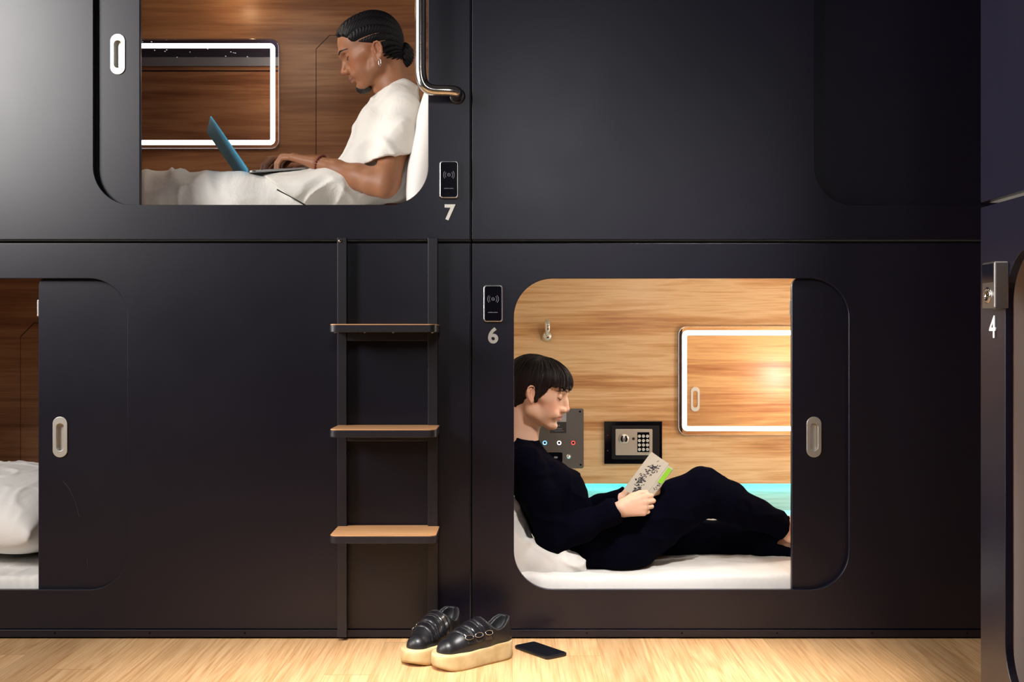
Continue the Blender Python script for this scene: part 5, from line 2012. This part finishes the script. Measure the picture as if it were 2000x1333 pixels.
# ---- platform shoes
def shoe(label, toe, heel_, mirror):
    """built with its toe at +x, then turned so that the toe points from heel to toe"""
    toe, heel_ = Vector(toe), Vector(heel_)
    L = .262
    d = (toe - heel_).normalized()
    root = thing('platform_shoe', label, 'shoe', (heel_.x, heel_.y, 0), math.atan2(d.y, d.x), 'pair of shoes on the floor')
    my = -1 if mirror else 1

    def half(t):
        """half widths (left, right) of the sole along its length"""
        w = .030 + .020 * math.sin(PI * min(t * .62 + .12, 1)) - .005 * math.sin(PI * min(max((t - .2) / .5, 0), 1))
        e = 1.0
        if t > .80:
            e = math.sqrt(max(1 - ((t - .80) / .20) ** 2.4, 0))
        if t < .12:
            e = math.sqrt(max(1 - ((.12 - t) / .12) ** 2.4, 0))
        return w * e
    outl = []
    N = 36
    ts = [0.5 - 0.5 * math.cos(PI * i / N) for i in range(N + 1)]
    up = [(t * L, half(t) + .004 * math.sin(PI * t) * (1 if my > 0 else .2)) for t in ts]
    dn = [(t * L, -half(t) - .004 * math.sin(PI * t) * (.2 if my > 0 else 1)) for t in reversed(ts[1:-1])]
    outl = up + dn
    # sole: stacked rings, thicker under the heel, with a bevelled foot
    bm = bmesh.new()
    def top(x): return .043 + .010 * (1 - x / L) + .004 * max(0, (x / L - .8) / .2)
    levels = [(0.0, .955), (.12, .985), (.30, 1.0), (.85, 1.0), (.96, .992), (1.0, .975)]
    rings = []
    cx = L / 2
    for lv, sc in levels:
        ring = []
        for x, y in outl:
            xx = cx + (x - cx) * (sc if abs(x - cx) > .1 else 1)
            xs_ = x
            rise = .010 * max(0, (x / L - .78) / .22) ** 2 * (1 - lv)
            ring.append(bm.verts.new((cx + (x - cx) * sc, y * sc, rise + (top(x) - rise) * lv)))
        rings.append(ring)
    for a, b in zip(rings, rings[1:]):
        for i in range(len(outl)):
            f_ = bm.faces.new((a[i], a[(i + 1) % len(outl)], b[(i + 1) % len(outl)], b[i]))
            f_.smooth = True
    bm.faces.new(list(reversed(rings[0])))
    bm.faces.new(rings[-1])
    bmesh.ops.recalc_face_normals(bm, faces=bm.faces)
    put('sole', bm, M['sole'], root, label='thick cream rubber platform sole')
    # upper
    X = axis(-.01, L + .02, .0021)
    Y = axis(-.075, .075, .0021)
    Z = axis(.03, .150, .0021)
    F = Field(X, Y, Z)
    F.chain([(.045, 0, .066), (.110, 0, .066), (.165, 0, .055), (.214, 0, .049)], [.038, .041, .038, .033], .02)
    F.chain([(.033, 0, .060), (.034, 0, .100)], [.033, .026], .02)
    F.chain([(.034, 0, .100), (.085, 0, .090)], [.027, .032], .02)
    F.chain([(.100, 0, .088), (.135, 0, .078), (.168, 0, .064)], [.032, .031, .030], .02)
    xs = X[:, None, None]
    hw = np.vectorize(half)(np.clip(xs / L, 0, 1)) + .0005
    F.f = np.maximum(F.f, np.abs(Y[None, :, None]) - hw - 0 * Z[None, None, :]).astype(np.float32)
    F.f = np.maximum(F.f, np.maximum(.002 - xs, xs - (L - .003)) + 0 * F.f).astype(np.float32)
    full = F.mesh('t')
    tree = BVHTree.FromPolygons([tuple(v) for v in mesh_coords(full).astype(float)], [tuple(p.vertices) for p in full.polygons])
    # foot opening: low at the sides, high at heel and tongue, hollow inside
    def zo(x): return np.interp(x, [0, .016, .030, .048, .072, .092, .104], [.117, .117, .108, .092, .090, .104, .126])
    F.f = np.maximum(F.f, np.where(xs < .104, Z[None, None, :] - zo(xs), -1) + 0 * F.f).astype(np.float32)
    F.ell((.056, 0, .112), (.044, .0245, .052), None, .003, 'sub')
    put('upper', relax(F.mesh('upper'), 2, .5), M['black_leather'], root, label='black leather upper')

    def on(o, p, out):
        h, n, i, t_ = tree.ray_cast(Vector(o), (Vector(p) - Vector(o)).normalized())
        if h is None:
            return Vector(p)
        if n.dot(Vector(o) - Vector(p)) < 0:
            n = -n
        return h + n * out
    rim = []
    xs_r = [.104, .094, .082, .068, .054, .042, .030, .018, .009]
    for x in xs_r:
        rim.append(on((x, .1, float(zo(x)) - .001), (x, 0, float(zo(x)) - .001), -.0005))
    back = [on((-.05, yy, .115), (.05, yy, .115), -.0005) for yy in (.012, 0, -.012)]
    rim = rim[:-1] + back + [Vector((p.x, -p.y, p.z)) for p in reversed(rim[:-1])]
    put('opening_rim', tube(rim, .0026, 8), M['rim_leather'], root, label='grey padded edge of the opening')
    put('insole', slab([rrect(.022, -.019, .094, .019, .018, 6)], .060, .064, 0, 'XY'), M['grey_lining'], root)
    # three broad straps with raised piping, lying over the instep
    for k, (x0, w) in enumerate(((.120, .026), (.153, .026), (.184, .022))):
        n = 22
        bm = bmesh.new()
        rows = []
        edge = {0: [], 1: []}
        for i in range(n + 1):
            t_ = (-1.28 + 2.46 * i / n) * my
            sk = (.024 * (i / n) - .008)
            row = []
            for j, u_ in enumerate((-.5, -.40, -.2, .2, .40, .5)):
                x = x0 - sk + w * u_
                ctr = (x - .012, 0, .052)
                o = (x + .02, .16 * math.sin(t_), .052 + .16 * math.cos(t_))
                p = on(o, ctr, .0028 if 0 < j < 5 else .0002)
                row.append(bm.verts.new(p))
                if j == 1: edge[0].append(p)
                if j == 4: edge[1].append(p)
            rows.append(row)
        for a_, b_ in zip(rows, rows[1:]):
            for j in range(5):
                f_ = bm.faces.new((a_[j], a_[j + 1], b_[j + 1], b_[j]))
                f_.smooth = True
        bmesh.ops.recalc_face_normals(bm, faces=bm.faces)
        st = put('strap', bm, M['strap_leather'], root, label='glossy black leather strap')
        loop = edge[0] + list(reversed(edge[1]))
        put('strap_piping', tube(loop + [loop[0]], .0013, 6), M['strap_leather'], st)
        q0 = edge[1][-4] if my > 0 else edge[1][-4]
        q1 = edge[0][-4]
        c_ = (q0 + q1) / 2
        dirx = (q0 - q1).normalized()
        up_ = (edge[0][-6] - edge[0][-2]).normalized()
        nn_ = dirx.cross(up_).normalized()
        if nn_.dot(c_ - Vector((c_.x, 0, .05))) < 0:
            nn_ = -nn_
        pts = [c_ + dirx * (.0125 * math.cos(a)) + up_ * (.0065 * math.sin(a)) + nn_ * .0022 for a in [2 * PI * i / 20 for i in range(21)]]
        put('strap_ring', tube(pts, .0011, 6), M['silver'], st)
    put('heel_tab', box((.0035, -.010, .088), (.0075, .010, .114), .001), M['heel_green'], root, label='green tab at the heel')
    return root


M['sole'] = mat('cream_rubber', lin(214, 190, 140), .6)
_n = tex_noise(M['sole'], 18, (1, 1, 1), 4)
_r = ramp(M['sole'], _n.outputs[0], [(.35, lin(196, 168, 118)), (.6, lin(220, 198, 150))])
nodes(M['sole'])[1].new(_r.outputs[0], nodes(M['sole'])[2].inputs['Base Color'])
M['black_leather'] = mat('black_leather', (.008, .008, .010), .38, spec=.5)
M['strap_leather'] = mat('glossy_black_leather', (.010, .009, .012), .22, spec=.6)
M['rim_leather'] = mat('grey_black_rim_leather', (.035, .035, .038), .45, spec=.4)
M['grey_lining'] = mat('grey_insole', (.12, .12, .09), .9)
M['heel_green'] = mat('heel_tab_green', lin(70, 110, 45), .6)
shoe('black strapped platform shoe, the nearer one beside the phone', (-.197, -.330, 0), (-.010, -.180, 0), False)
shoe('black strapped platform shoe, the farther one at left of the pair', (-.281, -.298, 0), (-.172, -.072, 0), True)


# ---- phone
def phone():
    c = Vector((.083, -.152, 0))
    root = thing('phone', 'black mobile phone lying on the wooden floor beside the shoes', 'phone', c, math.radians(-53))
    put('case', slab([rrect(-.079, -.0385, .079, .0385, .010, 6)], 0, .0105, .0035, 'XY'), M['phone_black'], root)
    put('screen', slab([rrect(-.074, -.0345, .074, .0345, .007, 6)], .0100, .0110, .0002, 'XY'), M['gloss_black'], root)
    put('side_button', box((.02, -.0395, .004), (.04, -.0383, .0065), .0004), M['phone_black'], root)


M['phone_black'] = mat('black_phone_case', (.006, .007, .011), .3)
phone()
